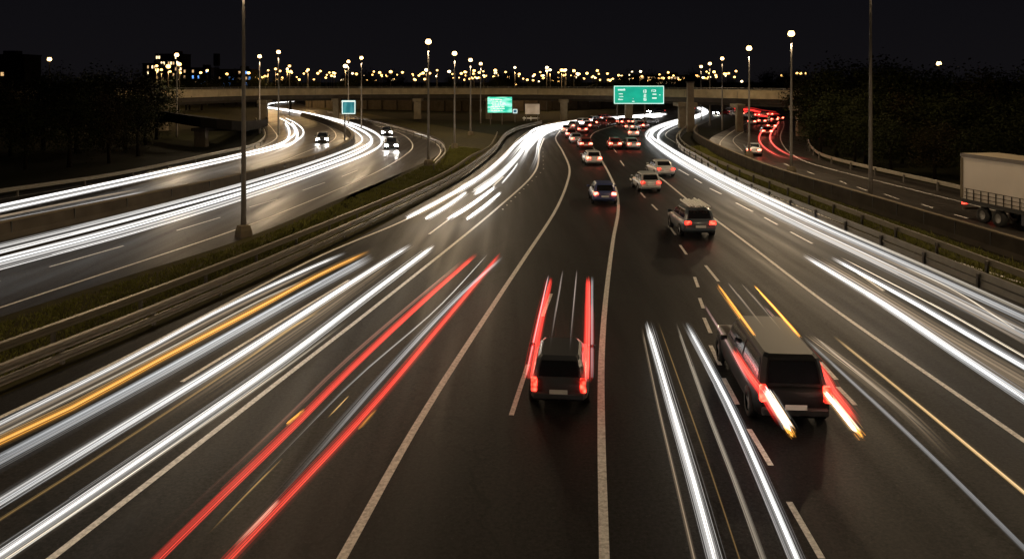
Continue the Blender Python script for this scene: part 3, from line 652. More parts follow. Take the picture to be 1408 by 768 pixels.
for px, py, rz in [(1055, 187, -.2), (1061, 179, -.3), (1034, 172, -.4), (1048, 171, -.4), (1065, 169, .0), (1073, 167, .1), (1024, 160, .6), (1040, 162, .5), (1058, 161, .3), (1012, 156, .9)]:
    dup(protos['r' if px % 2 else 's'], put_rear(px, py, rz), rz, RLB, group=RAMP)
# oncoming cars on the left roads and under the right spans
ONC = 'oncoming cars with lit headlights'
a = hd((443, 180), (436, 197)); onc = car('oncoming black car with two blazing headlights on the inner left road', put_front(443, 197, a), a, 'black', 'sedan', 'tail_soft', 'head', group=ONC)
for px, py, rz, lab in [(532, 187, hd((528, 181), (536, 192)), 'oncoming car with glaring headlights, rear one of two on the left bend'), (538, 206, hd((536, 192), (534, 208)), 'oncoming car with glaring headlights, front one of two on the left bend'),
                        (985, 158, math.pi - .9, 'oncoming car with bluish headlights between the right piers of the overpass'), (939, 153, math.pi - .9, 'oncoming car with white headlights left of the slim column'), (893, 156, math.pi - 1.2, 'oncoming truck-sized lights below the large green sign')]:
    o = dup(onc, put_front(px, py, rz), rz, lab)
    if px == 893: o['label'] = 'oncoming car with warm headlights below the large green sign'

# articulated trailer at the right edge
def trailer():
    p0 = G(1322, 300); e = G(1408, 321); v = (e - p0); v.z = 0; v.normalize(); rz = math.atan2(v.y, v.x)
    t = thing('truck_trailer', 'cream curtain-sided truck trailer on the right road at the picture edge', 'truck', (p0.x, p0.y, 0), rz)
    # local x runs towards the front of the truck, local y away from the camera side (its left flank faces the camera)
    Lh, Wd, zb, zt = 13.2, 2.5, 1.28, 4.05
    s = 1
    MB().box((Lh / 2, Wd / 2, (zb + zt) / 2), (Lh, Wd, zt - zb)).build('curtain', 'trailer', t)
    MB().box((Lh / 2, Wd / 2, zt + .025), (Lh - .02, Wd - .02, .04)).build('roof', 'trailtop', t)
    m = MB(); m.box((Lh / 2, -.02, zt - .06), (Lh, .05, .22)); m.box((-.02, Wd / 2, zt - .06), (.05, Wd + .1, .22)); m.build('top_rail', 'trailrail', t)
    m = MB(); m.box((.05, -.015, (zb + zt) / 2 - .1), (.22, .05, zt - zb - .25)); m.box((-.02, Wd / 2, (zb + zt) / 2 - .1), (.04, Wd, zt - zb - .25)); m.build('rear_frame', 'conc', t)
    m = MB()
    for k in range(int(Lh / .62)): m.box((.5 + k * .62, -.035, zb + .34), (.05, .03, .66))
    for zz in (zb + .18, zb + .42, zb + .66): m.box((Lh / 2 + .15, -.0555, zz), (Lh - .4, .012, .035))
    m.build('side_lattice', 'girder', t)
    MB().box((Lh / 2, Wd / 2, zb - .14), (Lh, Wd - .1, .26)).build('chassis', 'dark', t)
    MB().box((7.8, .12, .75), (6.0, .06, .7)).build('side_skirt', 'truckblue', t)
    for x in (1.75, 3.05, ):
        for y in (.18, Wd - .18):
            n = 20; r0 = .5; prof = [(.28, -.16), (.46, -.16), (.5, -.1), (.5, .1), (.46, .16), (.28, .16)]; o = MB()
            o.add([(x + r * math.cos(2 * math.pi * k / n), y + xx, r0 + r * math.sin(2 * math.pi * k / n)) for r, xx in prof for k in range(n)], [(i * n + k, i * n + (k + 1) % n, (i + 1) * n + (k + 1) % n, (i + 1) * n + k) for i in range(5) for k in range(n)])
            w = o.build('wheel', 'tyre', t, True)
            MB().add([(x, y - (.1 if y < 1 else -.1), r0)] + [(x + .3 * math.cos(2 * math.pi * k / n), y - (.13 if y < 1 else -.13), r0 + .3 * math.sin(2 * math.pi * k / n)) for k in range(n)], [(0, 1 + k, 1 + (k + 1) % n) for k in range(n)]).build('rim', 'rim', w)
        MB().box((x, .1, 1.05), (1.15, .4, .04)).build('mudguard', 'dark', t)
    for y in (.3, Wd - .3): MB().box((-.06, y, .95), (.08, .42, .14)).build('tail_light', 'tail', t)
    MB().box((-.03, Wd / 2, .62), (.1, Wd - .2, .12)).build('bumper_bar', 'trailrail', t)
trailer()

# ------------------------------------------------------------------ light trails: bundles of thin glowing threads at lamp height
WHT, COOL, WARM, REDC, ORG, GOLD, TAN = (1, .97, .93), (.96, .98, 1.0), (1, .86, .66), (1.0, .035, .028), (1.0, .42, .06), (1.0, .62, .22), (.60, .45, .30)
def bundle(path3d, width, col, b0, b1, n, seed, fade0=.0, fade1=.03, zspread=.5, core=1.0, col2=None, cw=None):
    """path3d runs from the near end to the far end; b0 near, b1 far brightness"""
    rnd = random.Random(seed); P = smooth_path(path3d, min(1.6, (Vector(path3d[-1]) - Vector(path3d[0])).length / 14)); K = len(P); vs = []; fs = []; cs = []
    far_ = P[-1].y > 95
    if cw is None: cw = .30 if far_ else .07
    if not far_: n = int(n * 2.0)
    T = []
    for i in range(K):
        t = P[min(i + 1, K - 1)] - P[max(i - 1, 0)]; t.normalize(); T.append(Vector((t.y, -t.x, 0)).normalized())
    for s in range(n):
        if s == 0 : u = 0.0
        else: u = max(-1.7, min(1.7, rnd.gauss(0, .62)))
        g = math.exp(-u * u * 1.25); r = width / n * rnd.uniform(.5, 1.1) if s else width * cw; r = max(r, .005)
        if s in (1, 2, 3): u *= .3; r = width * (.20, .34, .52)[s - 1]; g = (.40, .16, .06)[s - 1] * (.45 if far_ else 1)
        amp = core * g * (math.exp(rnd.gauss(-.3, .55)) if s > 3 else 1) if s else core * .8
        zz = rnd.gauss(0, .35) * width * zspread; ou = u * width * .5
        i0 = 0 if (s < 2 or rnd.random() < .5) else int(rnd.uniform(0, .35) * K); i1 = K if (s < 2 or rnd.random() < .45) else max(i0 + 3, int(K * rnd.uniform(.7, 1.0))); i1 = min(i1, K)
        if i1 - i0 < 2: continue
        ph = rnd.uniform(0, 6.28); fr = rnd.uniform(.5, 2.0); c = col if (col2 is None or rnd.random() < .65) else col2
        dz = [(0, 0, 0)]; o = len(vs)
        for j in range(i0, i1):
            f = j / (K - 1); br = (b0 + (b1 - b0) * f) * amp
            if fade0 and f < fade0: br *= (f / fade0) ** 1.3
            if fade1 and f > 1 - fade1: br *= max(0, (1 - f) / fade1) ** .7
            br *= 1 + .18 * math.sin(ph + fr * f * 9)
            taper = .5 if j in (i0, i1 - 1) else 1.0
            p = P[j] + T[j] * ou + Vector((0, 0, zz)); rr = r * taper
            for a in (math.pi / 2, math.pi * 7 / 6, math.pi * 11 / 6):
                q = p + T[j] * math.cos(a) * rr + Vector((0, 0, math.sin(a) * rr)); vs.append(q); cs.append((col[0] * br if c is col else c[0] * br, c[1] * br, c[2] * br, 1))
        m = i1 - i0; dark = [max(cs[o + i * 3][:3]) < .006 for i in range(m)]
        fs += [(o + i * 3 + k, o + i * 3 + (k + 1) % 3, o + (i + 1) * 3 + (k + 1) % 3, o + (i + 1) * 3 + k) for i in range(m - 1) if not (dark[i] and dark[i + 1]) for k in range(3)]
    return vs, fs, cs
TR = 'luminous light trails along the lanes'
SEED = [100]
def streak(parent, name, path3d, **kw):
    SEED[0] += 1; base = parent.location
    vs, fs, cs = bundle(path3d, seed=SEED[0], **kw)
    me = bpy.data.meshes.new(name); me.from_pydata([tuple(v - base) for v in vs], [], fs); me.materials.append(M['streak'])
    at = me.attributes.new('glow', 'FLOAT_COLOR', 'POINT')
    at.data.foreach_set('color', [x for c in cs for x in c])
    o = bpy.data.objects.new(name, me); C.objects.link(o); o.parent = parent; return o
def trail(label, first):
    b = Vector((first.x, first.y, 0)); return thing('light_trail', label, 'light trail', b, 0, TR)
def ptrail(label, parts):
    """parts: (name, px list near->far, z, near extension, kwargs)"""
    t = None
    for nm, px, z, ext, kw in parts:
        P = extend(gp(px, z), ext)
        if t is None: t = trail(label, P[0])
        streak(t, nm, P, **kw)
    return t
def ctrail(label, px, z, gap, ext, kw, name='headlight_streak', offsets=(0,)):
    P = smooth_path(extend(gp(px, z), ext), 2.0); t = trail(label, P[0])
    for o in offsets:
        for s in (-1, 1): streak(t, name, offs(P, o + s * gap / 2)[::2], **kw)
    return t
W = dict
HS, TS, MS, BS = 'headlight_streak', 'taillight_streak', 'marker_streak', 'body_glint'
ptrail('white and orange light trail nearest the left guard rail with a broad amber band', [
    (HS, [(0, 582), (164, 500), (300, 427), (400, 380), (476, 347)], .65, 8, W(width=.24, col=WHT, b0=.18, b1=.8, n=12, fade1=.06)),
    (MS, [(0, 606), (100, 559), (212, 498), (360, 420), (440, 377), (509, 345)], .75, 8, W(width=.26, col=ORG, b0=.55, b1=.9, n=14, fade1=.03, col2=(1, .55, .18))),
    (BS, [(0, 596), (212, 490), (360, 412), (420, 385)], .75, 8, W(width=.10, col=WARM, b0=.12, b1=.8, n=5, fade1=.1)),
    (HS, [(0, 632), (120, 568), (240, 503), (400, 413), (512, 352)], .65, 8, W(width=.36, col=COOL, b0=.07, b1=.6, n=14, fade1=.05, col2=WHT)),
    (BS, [(0, 590), (164, 508), (300, 436), (440, 368)], .5, 8, W(width=.30, col=TAN, b0=.16, b1=.25, n=7, fade1=.1))])
ptrail('white double light trail between the amber trail and the red trail', [
    (HS, [(0, 690), (150, 598), (310, 500), (450, 410), (566, 336)], .65, 8, W(width=.30, col=WHT, b0=.10, b1=1.3, n=18, fade1=.03, col2=COOL)),
    (HS, [(0, 760), (160, 652), (380, 500), (500, 410), (597, 337)], .65, 8, W(width=.28, col=WHT, b0=.27, b1=1.7, n=18, fade1=.03)),
    (BS, [(0, 774), (160, 666), (380, 514), (480, 440)], .6, 8, W(width=.10, col=WARM, b0=.45, b1=.4, n=5, fade1=.2)),
    (BS, [(0, 714), (160, 612), (330, 500), (400, 452), (470, 405)], .6, 8, W(width=.06, col=GOLD, b0=.10, b1=.5, n=4, fade1=.2)),
    (BS, [(330, 500), (400, 450), (440, 428)], .62, 0, W(width=.10, col=GOLD, b0=.2, b1=.6, n=4, fade0=.3, fade1=.3)),
    (BS, [(200, 585), (300, 520), (420, 440), (540, 355)], .5, 0, W(width=.9, col=TAN, b0=.10, b1=.22, n=12, fade0=.2, fade1=.1))])
ptrail('red double tail-light trail in the lane left of the dark hatchback', [
    (TS, [(212, 770), (300, 684), (400, 588), (480, 508), (580, 415), (655, 349)], .85, 6, W(width=.21, col=REDC, b0=.20, b1=1.1, n=16, fade0=.0, fade1=.02, col2=(1, .09, .06))),
    (TS, [(312, 770), (390, 688), (510, 560), (610, 442), (688, 349)], .85, 6, W(width=.21, col=REDC, b0=.34, b1=1.5, n=16, fade0=.0, fade1=.02, col2=(1, .12, .07))),
    (BS, [(318, 755), (360, 712), (384, 687)], .88, 0, W(width=.10, col=(1, .5, .35), b0=.4, b1=1.0, n=4, fade0=.3, fade1=.2)),
    (MS, [(395, 583), (419, 563)], .9, 0, W(width=.10, col=ORG, b0=1.0, b1=1.0, n=5, fade1=.1)),
    (MS, [(493, 590), (518, 562)], .9, 0, W(width=.10, col=ORG, b0=.5, b1=.4, n=4, fade1=.2)),
    (BS, [(280, 735), (420, 590), (490, 520), (600, 425), (671, 349)], .9, 0, W(width=.05, col=WHT, b0=.05, b1=1.2, n=4, fade0=.2, fade1=.1)),
    (BS, [(450, 574), (480, 543)], .9, 0, W(width=.06, col=GOLD, b0=.5, b1=.9, n=3, fade0=.3, fade1=.2)),
    (BS, [(285, 735), (340, 678), (390, 628)], .9, 0, W(width=.05, col=GOLD, b0=.3, b1=.5, n=3, fade0=.3, fade1=.3)),
    (BS, [(335, 735), (430, 628), (520, 525), (630, 408), (692, 352)], .6, 0, W(width=.22, col=COOL, b0=.03, b1=.5, n=9, fade0=.2, fade1=.1)),
    (BS, [(190, 765), (380, 588), (470, 500), (640, 355)], .6, 0, W(width=.12, col=(.9, .4, .3), b0=.03, b1=.35, n=6, fade0=.2, fade1=.1))])
# short strokes on the left lanes further on
ptrail('short pair of white strokes nearest the guard rail beyond the amber trail', [
    (HS, [(559, 299), (600, 278), (656, 247)], .65, 0, W(width=.30, col=WHT, b0=2.6, b1=2.2, n=12, fade1=.02)),
    (HS, [(585, 301), (612, 285), (642, 264)], .65, 0, W(width=.30, col=WHT, b0=2.6, b1=2.4, n=12, fade1=.02)),
    (BS, [(575, 296), (600, 282), (640, 258)], .6, 0, W(width=.4, col=TAN, b0=.4, b1=.6, n=8, fade1=.1))])
ptrail('short pair of white strokes beside the left solid line', [
    (HS, [(616, 301), (648, 281), (681, 256)], .65, 0, W(width=.30, col=WHT, b0=2.8, b1=2.2, n=12, fade1=.02)),
    (HS, [(642, 301), (664, 285), (689, 264)], .65, 0, W(width=.30, col=WHT, b0=2.8, b1=2.6, n=12, fade1=.02)),
    (BS, [(690, 252), (706, 233), (712, 224)], .65, 0, W(width=.2, col=WHT, b0=1.2, b1=1.6, n=6, fade1=.05))])
farL = [(730, 187), (744, 177), (770, 171), (812, 165), (860, 161), (914, 156.5)]
ctrail('long white light trail sweeping around the left bend of the main carriageway', [(640, 264), (672, 243), (700, 218), (716, 199)] + farL, .65, 1.3, 0, W(width=.60, col=WHT, b0=1.4, b1=3.5, n=14, fade1=.01))
ctrail('white light trail in the middle lane of the left bend', [(702, 226), (722, 200), (738, 185), (756, 176), (800, 168), (860, 163), (914, 159)], .65, 1.3, 0, W(width=.70, col=WHT, b0=.9, b1=3.0, n=14, fade0=.25, fade1=.01))
ctrail('white light trail on the outer lane of the left bend next to the studs', [(716, 240), (729, 215), (734, 196), (744, 183), (770, 174), (830, 165), (900, 160)], .65, 1.3, 0, W(width=.70, col=WHT, b0=.3, b1=2.6, n=14, fade0=.3, fade1=.01))
# right main trail
RM = [(1408, 446), (1320, 404), (1195, 346), (1100, 303), (1008, 258), (950, 227), (915, 205), (899, 190), (905, 179), (930, 168), (958, 160), (970, 153.5), (962, 147.5)]
ctrail('broad white light trail along the whole right side curving under the overpass', RM, .65, 1.25, 12, W(cw=.14, width=.62, col=WHT, b0=.16, b1=2.6, n=20, fade1=.0, col2=COOL))
RM2 = [(1300, 392), (1195, 341), (1100, 298), (1008, 254), (950, 224), (912, 202), (893, 189), (898, 178), (925, 167.5), (954, 160.5), (968, 154.5), (960, 148)]
ctrail('second white light trail overlapping the broad one on the right bend', RM2, .68, .75, 0, W(cw=.14, width=.60, col=WHT, b0=.2, b1=2.6, n=16, fade0=.1, fade1=.0))
ptrail('faint warm edge streaks along the upper side of the broad right trail', [
    (BS, [(1408, 428), (1250, 357), (1120, 301), (1030, 257)], .7, 8, W(width=.16, col=WARM, b0=.25, b1=.6, n=6, fade1=.2)),
    (BS, [(1408, 462), (1290, 398), (1180, 345), (1090, 304)], .5, 8, W(width=.7, col=TAN, b0=.22, b1=.3, n=14, fade1=.2)),
    (MS, [(1395, 452), (1310, 398), (1210, 352)], .8, 0, W(width=.08, col=WARM, b0=.9, b1=.3, n=4, fade1=.3))])
ptrail('white double light trail starting abruptly below the broad right trail', [
    (HS, [(1408, 547), (1310, 482), (1215, 418), (1104, 351)], .65, 8, W(width=.34, col=COOL, b0=.20, b1=1.3, n=16, fade1=.015, col2=WHT)),
    (HS, [(1408, 503), (1330, 458), (1260, 417), (1143, 353)], .65, 8, W(width=.26, col=COOL, b0=.26, b1=1.1, n=13, fade1=.015, col2=WHT)),
    (BS, [(1408, 490), (1300, 428), (1155, 353)], .7, 8, W(width=.08, col=WARM, b0=.5, b1=.9, n=4, fade1=.1)),
    (BS, [(1408, 525), (1300, 462), (1190, 395), (1125, 357)], .4, 8, W(width=.8, col=TAN, b0=.15, b1=.25, n=14, fade1=.1))])
ptrail('bright white double light trail running to the bottom edge right of the solid line', [
    (HS, [(982, 770), (951, 656), (918, 542), (889, 442)], .65, 5, W(width=.26, col=WHT, b0=.5, b1=1.4, n=14, fade1=.015)),
    (HS, [(1096, 770), (1050, 662), (1000, 551), (943, 444)], .65, 5, W(width=.24, col=WHT, b0=.55, b1=1.4, n=14, fade1=.015, col2=COOL)),
    (BS, [(956, 770), (930, 660), (903, 545), (883, 450)], .5, 5, W(width=.10, col=TAN, b0=.35, b1=.4, n=6, fade1=.05)),
    (BS, [(1018, 770), (975, 640), (940, 540), (905, 442)], .5, 5, W(width=.05, col=GOLD, b0=.10, b1=.3, n=3, fade1=.1)),
    (BS, [(1050, 770), (1010, 660), (975, 570), (930, 444)], .5, 5, W(width=.14, col=WARM, b0=.12, b1=.4, n=5, fade1=.1))])
ptrail('thin golden light trail with faint grey streaks at lower right', [
    (MS, [(1408, 677), (1330, 612), (1240, 538), (1146, 462)], .8, 6, W(width=.12, col=GOLD, b0=.65, b1=.4, n=8, fade1=.03, col2=WARM)),
    (BS, [(1408, 752), (1300, 645), (1200, 550), (1103, 462)], .5, 6, W(width=.12, col=COOL, b0=.08, b1=.3, n=7, fade1=.05)),
    (BS, [(1330, 650), (1250, 570), (1190, 520), (1112, 462)], .6, 0, W(width=.40, col=TAN, b0=.05, b1=.28, n=10, fade0=.25, fade1=.05)),
    (BS, [(1300, 612), (1220, 545), (1120, 462)], .6, 0, W(width=.06, col=WARM, b0=.08, b1=.5, n=4, fade0=.2, fade1=.05))])
# left roads
U1 = [(0, 286), (200, 243), (330, 214), (385, 200), (408, 188), (411, 178), (400, 168), (388, 162)]
ctrail('white light trail along the outer lane of the far left road', U1, .65, 1.3, 60, W(cw=.13, width=.32, col=WHT, b0=.6, b1=3.2, n=14, fade1=.02))
ctrail('second white light trail on the far left road bending beside the first', [(330, 222), (370, 209), (396, 197), (403, 186), (402, 176), (396, 168)], .65, 1.2, 0, W(width=.40, col=WHT, b0=.15, b1=4.0, n=12, fade0=.4, fade1=.02))
ptrail('short white strokes beside the concrete barrier on the far left road', [
    (HS, [(0, 305), (110, 283), (205, 263)], .6, 40, W(width=.22, col=WHT, b0=.8, b1=1.4, n=10, fade1=.01)),
    (BS, [(0, 298), (110, 276), (200, 259)], .6, 40, W(width=.2, col=TAN, b0=.3, b1=.5, n=8, fade1=.05)),
    (HS, [(225, 261), (262, 253)], .6, 0, W(width=.16, col=WHT, b0=1.3, b1=1.5, n=6, fade1=.02))])
U2 = [(0, 362), (165, 319), (330, 270), (440, 233), (500, 210), (518, 197), (512, 184), (480, 170), (430, 158), (388, 150.5), (366, 147), (375, 142), (405, 139.5)]
ctrail('bright white light trail in the right lane of the inner left road', U2, .65, 1.3, 30, W(cw=.13, width=.40, col=WHT, b0=.6, b1=3.2, n=16, fade1=.0, col2=COOL))
U3 = [(0, 342), (165, 301), (330, 257), (430, 226), (490, 203), (504, 193), (496, 182), (468, 169), (425, 157), (386, 149.5)]
ctrail('bright white light trail in the left lane of the inner left road', U3, .65, 1.2, 30, W(cw=.13, width=.36, col=WHT, b0=.5, b1=3.2, n=14, fade1=.0))
# right ramp
ctrail('broad red light trail bending down the right ramp', [(1112, 221.5), (1090, 218), (1065, 207.5), (1052, 194), (1053, 183), (1062, 172), (1067, 165)], .8, 1.5, 0, W(width=.34, col=REDC, b0=1.0, b1=2.2, n=14, fade0=.15, fade1=.02, col2=(1, .25, .18)), TS)
ptrail('red band of tail light glow crossing beneath the overpass at right', [
    (TS, [(1072, 158), (1050, 155), (1030, 151), (1008, 149)], .85, 0, W(width=1.0, col=REDC, b0=1.0, b1=1.6, n=12, fade1=.05)),
    (TS, [(1072, 163), (1050, 160), (1030, 155), (1010, 152)], .85, 0, W(width=1.0, col=REDC, b0=.9, b1=1.6, n=12, fade1=.05))])
# streaks carried by the two near vehicles (they move with them)
def local_streak(root, name, pts, dy=0, **kw):
    SEED[0] += 1; vs, fs, cs = bundle([Vector(p) + Vector((0, dy, 0)) for p in pts], seed=SEED[0], **kw)
    me = bpy.data.meshes.new(name); me.from_pydata([tuple(v) for v in vs], [], fs); me.materials.append(M['streak'])
    at = me.attributes.new('glow', 'FLOAT_COLOR', 'POINT'); at.data.foreach_set('color', [x for c in cs for x in c])
    o = bpy.data.objects.new(name, me); C.objects.link(o); o.parent = root; return o
for s in (-1, 1):
    local_streak(near_car, TS, [(s * .82, -2.16, 1.0), (s * .84, 2.0, 1.06), (s * .82, 9.6, 1.04)], width=.30, col=REDC, b0=1.6, b1=1.5, n=16, fade1=.02, col2=(1, .09, .06))
    local_streak(near_car, BS, [(s * .95, -1.9, .98), (s * .95, 4, 1.0), (s * .95, 10.2, 1.0)], width=.10, col=COOL, b0=.25, b1=.6, n=5, fade1=.1)
    local_streak(near_car, BS, [(s * .30, -1.2, 1.53), (s * .30, 3, 1.5), (s * .30, 10.0, 1.3)], width=.10, col=(1, .8, .7), b0=.08, b1=.4, n=4, fade0=.2, fade1=.2)
    local_streak(suv, TS, [(s * .86, -4.3, 1.0), (s * .88, -2.6, 1.06), (s * .96, -1.6, 1.12), (s * .97, .2, 1.14)], dy=-.5, width=.26, col=REDC, b0=.8, b1=2.0, n=16, fade0=.15, fade1=.1, col2=(1, .09, .06))
    local_streak(suv, 'reversing_light_streak', [(s * .72, -4.6, .98), (s * .72, -3.6, 1.0), (s * .72, -2.46, 1.02)], dy=-.5, width=.26, col=(1, .9, .78), b0=2.2, b1=2.2, n=14, fade0=.03, fade1=.08, cw=.2, col2=(1, .6, .25))
    local_streak(suv, MS, [(s * .72, -4.9, .97), (s * .72, -4.4, .97)], dy=-.5, width=.2, col=ORG, b0=1.2, b1=1.2, n=6)
    local_streak(suv, MS, [(s * .60, -.7, 1.80), (s * .60, 2, 1.82), (s * .60, 4.6, 1.82)], dy=-.5, width=.13, col=ORG, b0=1.6, b1=1.2, n=8, fade1=.02)
    local_streak(suv, BS, [(s * .99, -2.0, .95), (s * .99, 1, 1.08), (s * .99, 4.8, 1.08)], dy=-.5, width=.12, col=(.8, .5, .45), b0=.3, b1=.4, n=6, fade0=.1, fade1=.1)
    for x in (.22,): local_streak(suv, BS, [(s * x, -.6, 1.84), (s * x, 2, 1.86), (s * x, 4.8, 1.84)], dy=-.5, width=.07, col=(1, .85, .7), b0=.05, b1=.4, n=4, fade0=.3, fade1=.1)

# ------------------------------------------------------------------ trees
def tree_proto(seed, h, leafm, label, conifer=False, n=3600):
    rnd = random.Random(seed); t = thing('tree', label, 'tree', (0, 0, 0), 0, 'dark trees around the junction')
    m = MB(); m.tube([(0, 0, 0), (.1, .05, h * .3), (.0, .1, h * .65)], [h * .028, h * .02, h * .008], 8); cl = []
    for k in range(9):
        a = rnd.uniform(0, 6.28); z = h * rnd.uniform(.22, .6); rr = h * rnd.uniform(.16, .30); e = Vector((math.cos(a) * rr, math.sin(a) * rr, z + h * rnd.uniform(.1, .3))); m.tube([(0, 0, z), (e.x * .5, e.y * .5, z + (e.z - z) * .6), e], [h * .011, h * .007, h * .003], 5); cl.append(e)
    m.build('trunk', 'bark', t, True)
    for k in range(16):
        a = rnd.uniform(0, 6.28); u = rnd.uniform(0, 1); rr = h * .30 * math.sqrt(rnd.random()) * (1 - abs(u - .35) * .9); cl.append(Vector((math.cos(a) * rr, math.sin(a) * rr, h * (.25 + .68 * u))))
    m = MB()
    for k in range(n):
        c = rnd.choice(cl); s = h * .085; p = c + Vector((rnd.gauss(0, s), rnd.gauss(0, s), rnd.gauss(0, s * .8)))
        l = rnd.uniform(.10, .22) * h / 10; u = Vector((rnd.gauss(0, 1), rnd.gauss(0, 1), rnd.gauss(0, .6))).normalized() * l; v = u.cross(Vector((rnd.gauss(0, 1), rnd.gauss(0, 1), rnd.gauss(0, 1)))).normalized() * l * .6
        m.add([p - u, p + v, p + u, p - v], [(0, 1, 2, 3)])
    m.build('crown', leafm, t); return t
TL = ['dark bushy tree in the unlit mass left of the roads', 'dark tree in the wood right of the ramp', 'dim tree on the skyline behind the overpass']
pr = [tree_proto(11, 10.5, 'leaf', TL[0]), tree_proto(12, 11, 'leaf', TL[1]), tree_proto(13, 9, 'leaf2', TL[1]), tree_proto(14, 10, 'leaf', TL[2])]
used = set(); rnd = random.Random(21)
def plant(k, loc, s, label, group):
    p = pr[k]
    if k not in used: used.add(k); o = p; o.location = loc; o.rotation_euler = (0, 0, rnd.uniform(0, 6)); o.scale = (s, s, s)
    else: o = dup(p, loc, rnd.uniform(0, 6), None, (s * rnd.uniform(.9, 1.2), s * rnd.uniform(.9, 1.2), s))
    o['label'] = label; o['group'] = group
for i, (px, d, yt) in enumerate([(-40, 84, 100), (15, 92, 106), (60, 100, 102), (105, 96, 96), (140, 104, 94), (172, 100, 96), (200, 108, 100), (35, 78, 130), (95, 80, 128), (150, 84, 126), (190, 92, 130), (-90, 95, 98), (215, 118, 112), (-20, 120, 96), (75, 125, 94), (125, 122, 93)]):
    h = ZY(yt, d); plant([0, 2, 0, 1][i % 4], D(px, d), h / [10.5, 11, 9, 10][[0, 2, 0, 1][i % 4]], TL[0], 'trees left of the roads')
for i, (px, d, yt) in enumerate([(1120, 118, 100), (1135, 106, 88), (1160, 110, 82), (1195, 108, 86), (1225, 100, 80), (1260, 102, 82), (1300, 98, 94), (1340, 96, 92), (1385, 95, 88), (1430, 92, 90), (1150, 92, 118), (1190, 84, 122), (1240, 84, 126), (1285, 80, 120), (1330, 78, 128), (1390, 74, 124), (1450, 76, 112), (1110, 130, 96), (1500, 80, 100), (1128, 92, 140), (1175, 80, 150), (1225, 74, 158), (1285, 70, 165), (1345, 66, 168), (1410, 66, 160)]):
    k = [1, 0, 2, 1, 0][i % 5]; h = ZY(yt, d); plant(k, D(px, d), h / [10.5, 11, 9, 10][k], TL[1], 'trees right of the ramp')
for i in range(46):
    px = rnd.uniform(190, 1120); d = rnd.uniform(235, 330); yt = rnd.uniform(95, 109)
    if 500 < px < 640: yt -= 5
    plant(3, D(px, d), ZY(yt, d) / 10, TL[2], 'trees on the skyline behind the overpass')
# shrubs on the right verge and lit bush behind the bridge
# ------------------------------------------------------------------ far buildings
def building(px0, px1, yt, d, label, wins, cols, rows, seed, wm='win', lit=.25, name='building'):
    a, b = D(px0, d), D(px1, d); w = b.x - a.x; h = ZY(yt, d); t = thing(name, label, 'building', ((a.x + b.x) / 2, d, 0), 0, 'buildings on the skyline'); rr = random.Random(seed)
    MB().box((0, 6, h / 2), (w, 12, h)).build('wall', 'wall', t); MB().box((0, 6, h + .2), (w + .5, 12.5, .4)).build('roof', 'girder', t); MB().box((w * .2, 6, h + 1.2), (w * .2, 4, 1.6)).build('plant_room', 'wall', t)
    n = 0
    for r in range(rows):
        for c in range(cols):
            if rr.random() < lit and n < 40:
                n += 1; x = (c + .5) / cols * w - w / 2; z = h - 1.6 - r * 3.1
                if z < 3: continue
                MB().box((x, -.03, z), (w / cols * .62, .06, 1.5)).build('window', rr.choice(wm), t)
building(-60, 33, 76, 330, 'dark block of flats with a few lit windows at the far left edge', 1, 14, 8, 1, ['win', 'win', 'winb'], .2)
building(196, 214, 88, 420, 'low dark block with a row of lit top windows beside the lit tower', 1, 6, 6, 2, ['win', 'winb'], .35)
building(214, 250, 75, 430, 'tall block blazing with warm lit windows at the left end of the overpass', 1, 11, 10, 3, ['win', 'win', 'winb'], .38)
building(252, 290, 94, 430, 'long low dark building right of the lit block', 1, 10, 3, 4, ['win', 'winblue'], .25)
building(300, 345, 96, 440, 'dark low building with blue lights behind the overpass', 1, 10, 3, 5, ['winblue', 'win'], .25)
building(870, 950, 104, 500, 'long low building with a row of lights behind the overpass at right', 1, 20, 2, 6, ['win', 'winb'], .6)
# lattice mast
a = D(298, 400); h = ZY(74, 400); t = thing('lattice_mast', 'dark lattice mast with a square head on the skyline left of the tall lamp', 'mast', a)
m = MB()
for sx in (-1, 1):
    for sy in (-1, 1): m.tube([(sx * .9, sy * .9, 0), (sx * .6, sy * .6, h)], .12, 4)
for k in range(12): z = h * k / 12; m.tube([(-.85, -.85, z), (.8, -.8, z + h / 12)], .08, 4); m.tube([(.85, -.85, z), (-.8, -.8, z + h / 12)], .08, 4)
m.build('frame', 'girder', t); MB().box((0, 0, h - 3), (2.4, 2.4, 6)).build('head', 'girder', t)

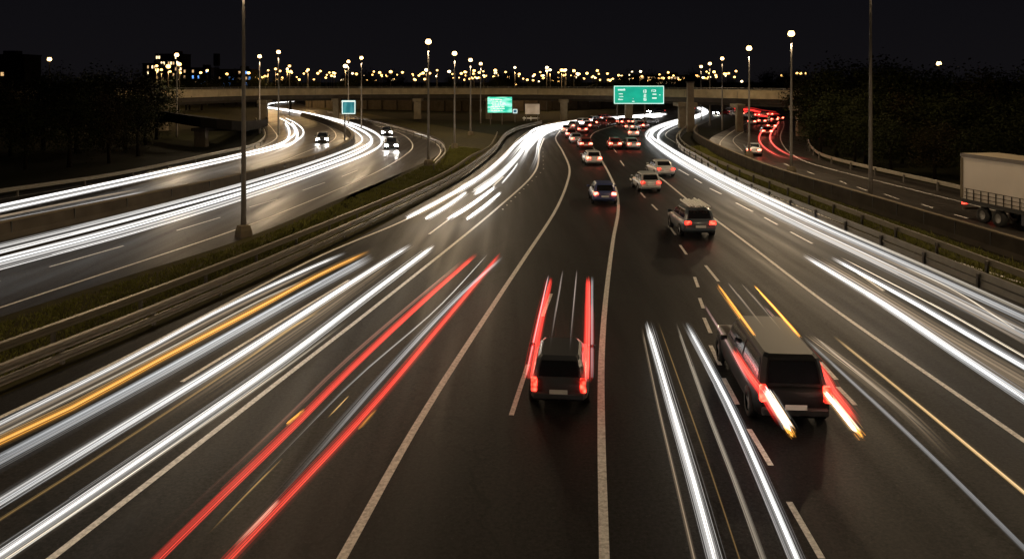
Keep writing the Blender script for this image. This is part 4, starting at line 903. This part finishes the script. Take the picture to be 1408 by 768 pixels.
# ------------------------------------------------------------------ sky, sun, camera
sc = bpy.context.scene
w = bpy.data.worlds.new('World'); sc.world = w; w.use_nodes = True; nt = w.node_tree; nt.nodes.clear()
SE, SR = R(-7.0), R(200)
sky = N(nt, 'ShaderNodeTexSky', sky_type='NISHITA'); sky.sun_disc = False; sky.sun_elevation = SE; sky.sun_rotation = SR
bg = N(nt, 'ShaderNodeBackground', Strength=.05); nt.links.new(sky.outputs[0], bg.inputs['Color'])
bg2 = N(nt, 'ShaderNodeBackground', Strength=1.0); bg2.inputs['Color'].default_value = (.0036, .0036, .0056, 1)
ad = N(nt, 'ShaderNodeAddShader'); out = N(nt, 'ShaderNodeOutputWorld'); tcw = N(nt, 'ShaderNodeTexCoord'); sx = N(nt, 'ShaderNodeSeparateXYZ'); nt.links.new(tcw.outputs['Generated'], sx.inputs[0])
rw = N(nt, 'ShaderNodeValToRGB'); rw.color_ramp.elements[0].color = (.0056, .0050, .0060, 1); rw.color_ramp.elements[1].color = (.0028, .0029, .0044, 1); rw.color_ramp.elements[0].position = .0; rw.color_ramp.elements[1].position = .22
nt.links.new(sx.outputs[2], rw.inputs[0]); nt.links.new(rw.outputs[0], bg2.inputs['Color']); nt.links.new(bg.outputs[0], ad.inputs[0]); nt.links.new(bg2.outputs[0], ad.inputs[1]); nt.links.new(ad.outputs[0], out.inputs['Surface'])
sl = bpy.data.lights.new('moon', 'SUN'); sl.energy = .012; sl.angle = R(.5); sl.color = (.8, .88, 1); so = bpy.data.objects.new('moon', sl); C.objects.link(so); so.rotation_euler = (R(50), 0, R(200))
cam = bpy.data.cameras.new('camera'); co = bpy.data.objects.new('camera', cam); C.objects.link(co); co.location = (0, 0, H); co.rotation_euler = (R(90), 0, 0)
cam.sensor_width = 36; cam.lens = 36 * F / 1408; cam.shift_y = -(384 - YH) / 1408; cam.clip_end = 9000; cam.clip_start = .1
sc.camera = co
sc.view_settings.view_transform = 'Standard'; sc.view_settings.look = 'None'; sc.view_settings.exposure = 0
sc.cycles.use_denoising = True
sc.cycles.transparent_max_bounces = 48; sc.cycles.max_bounces = 5; sc.cycles.diffuse_bounces = 2; sc.cycles.glossy_bounces = 2; sc.cycles.sample_clamp_indirect = 3.0
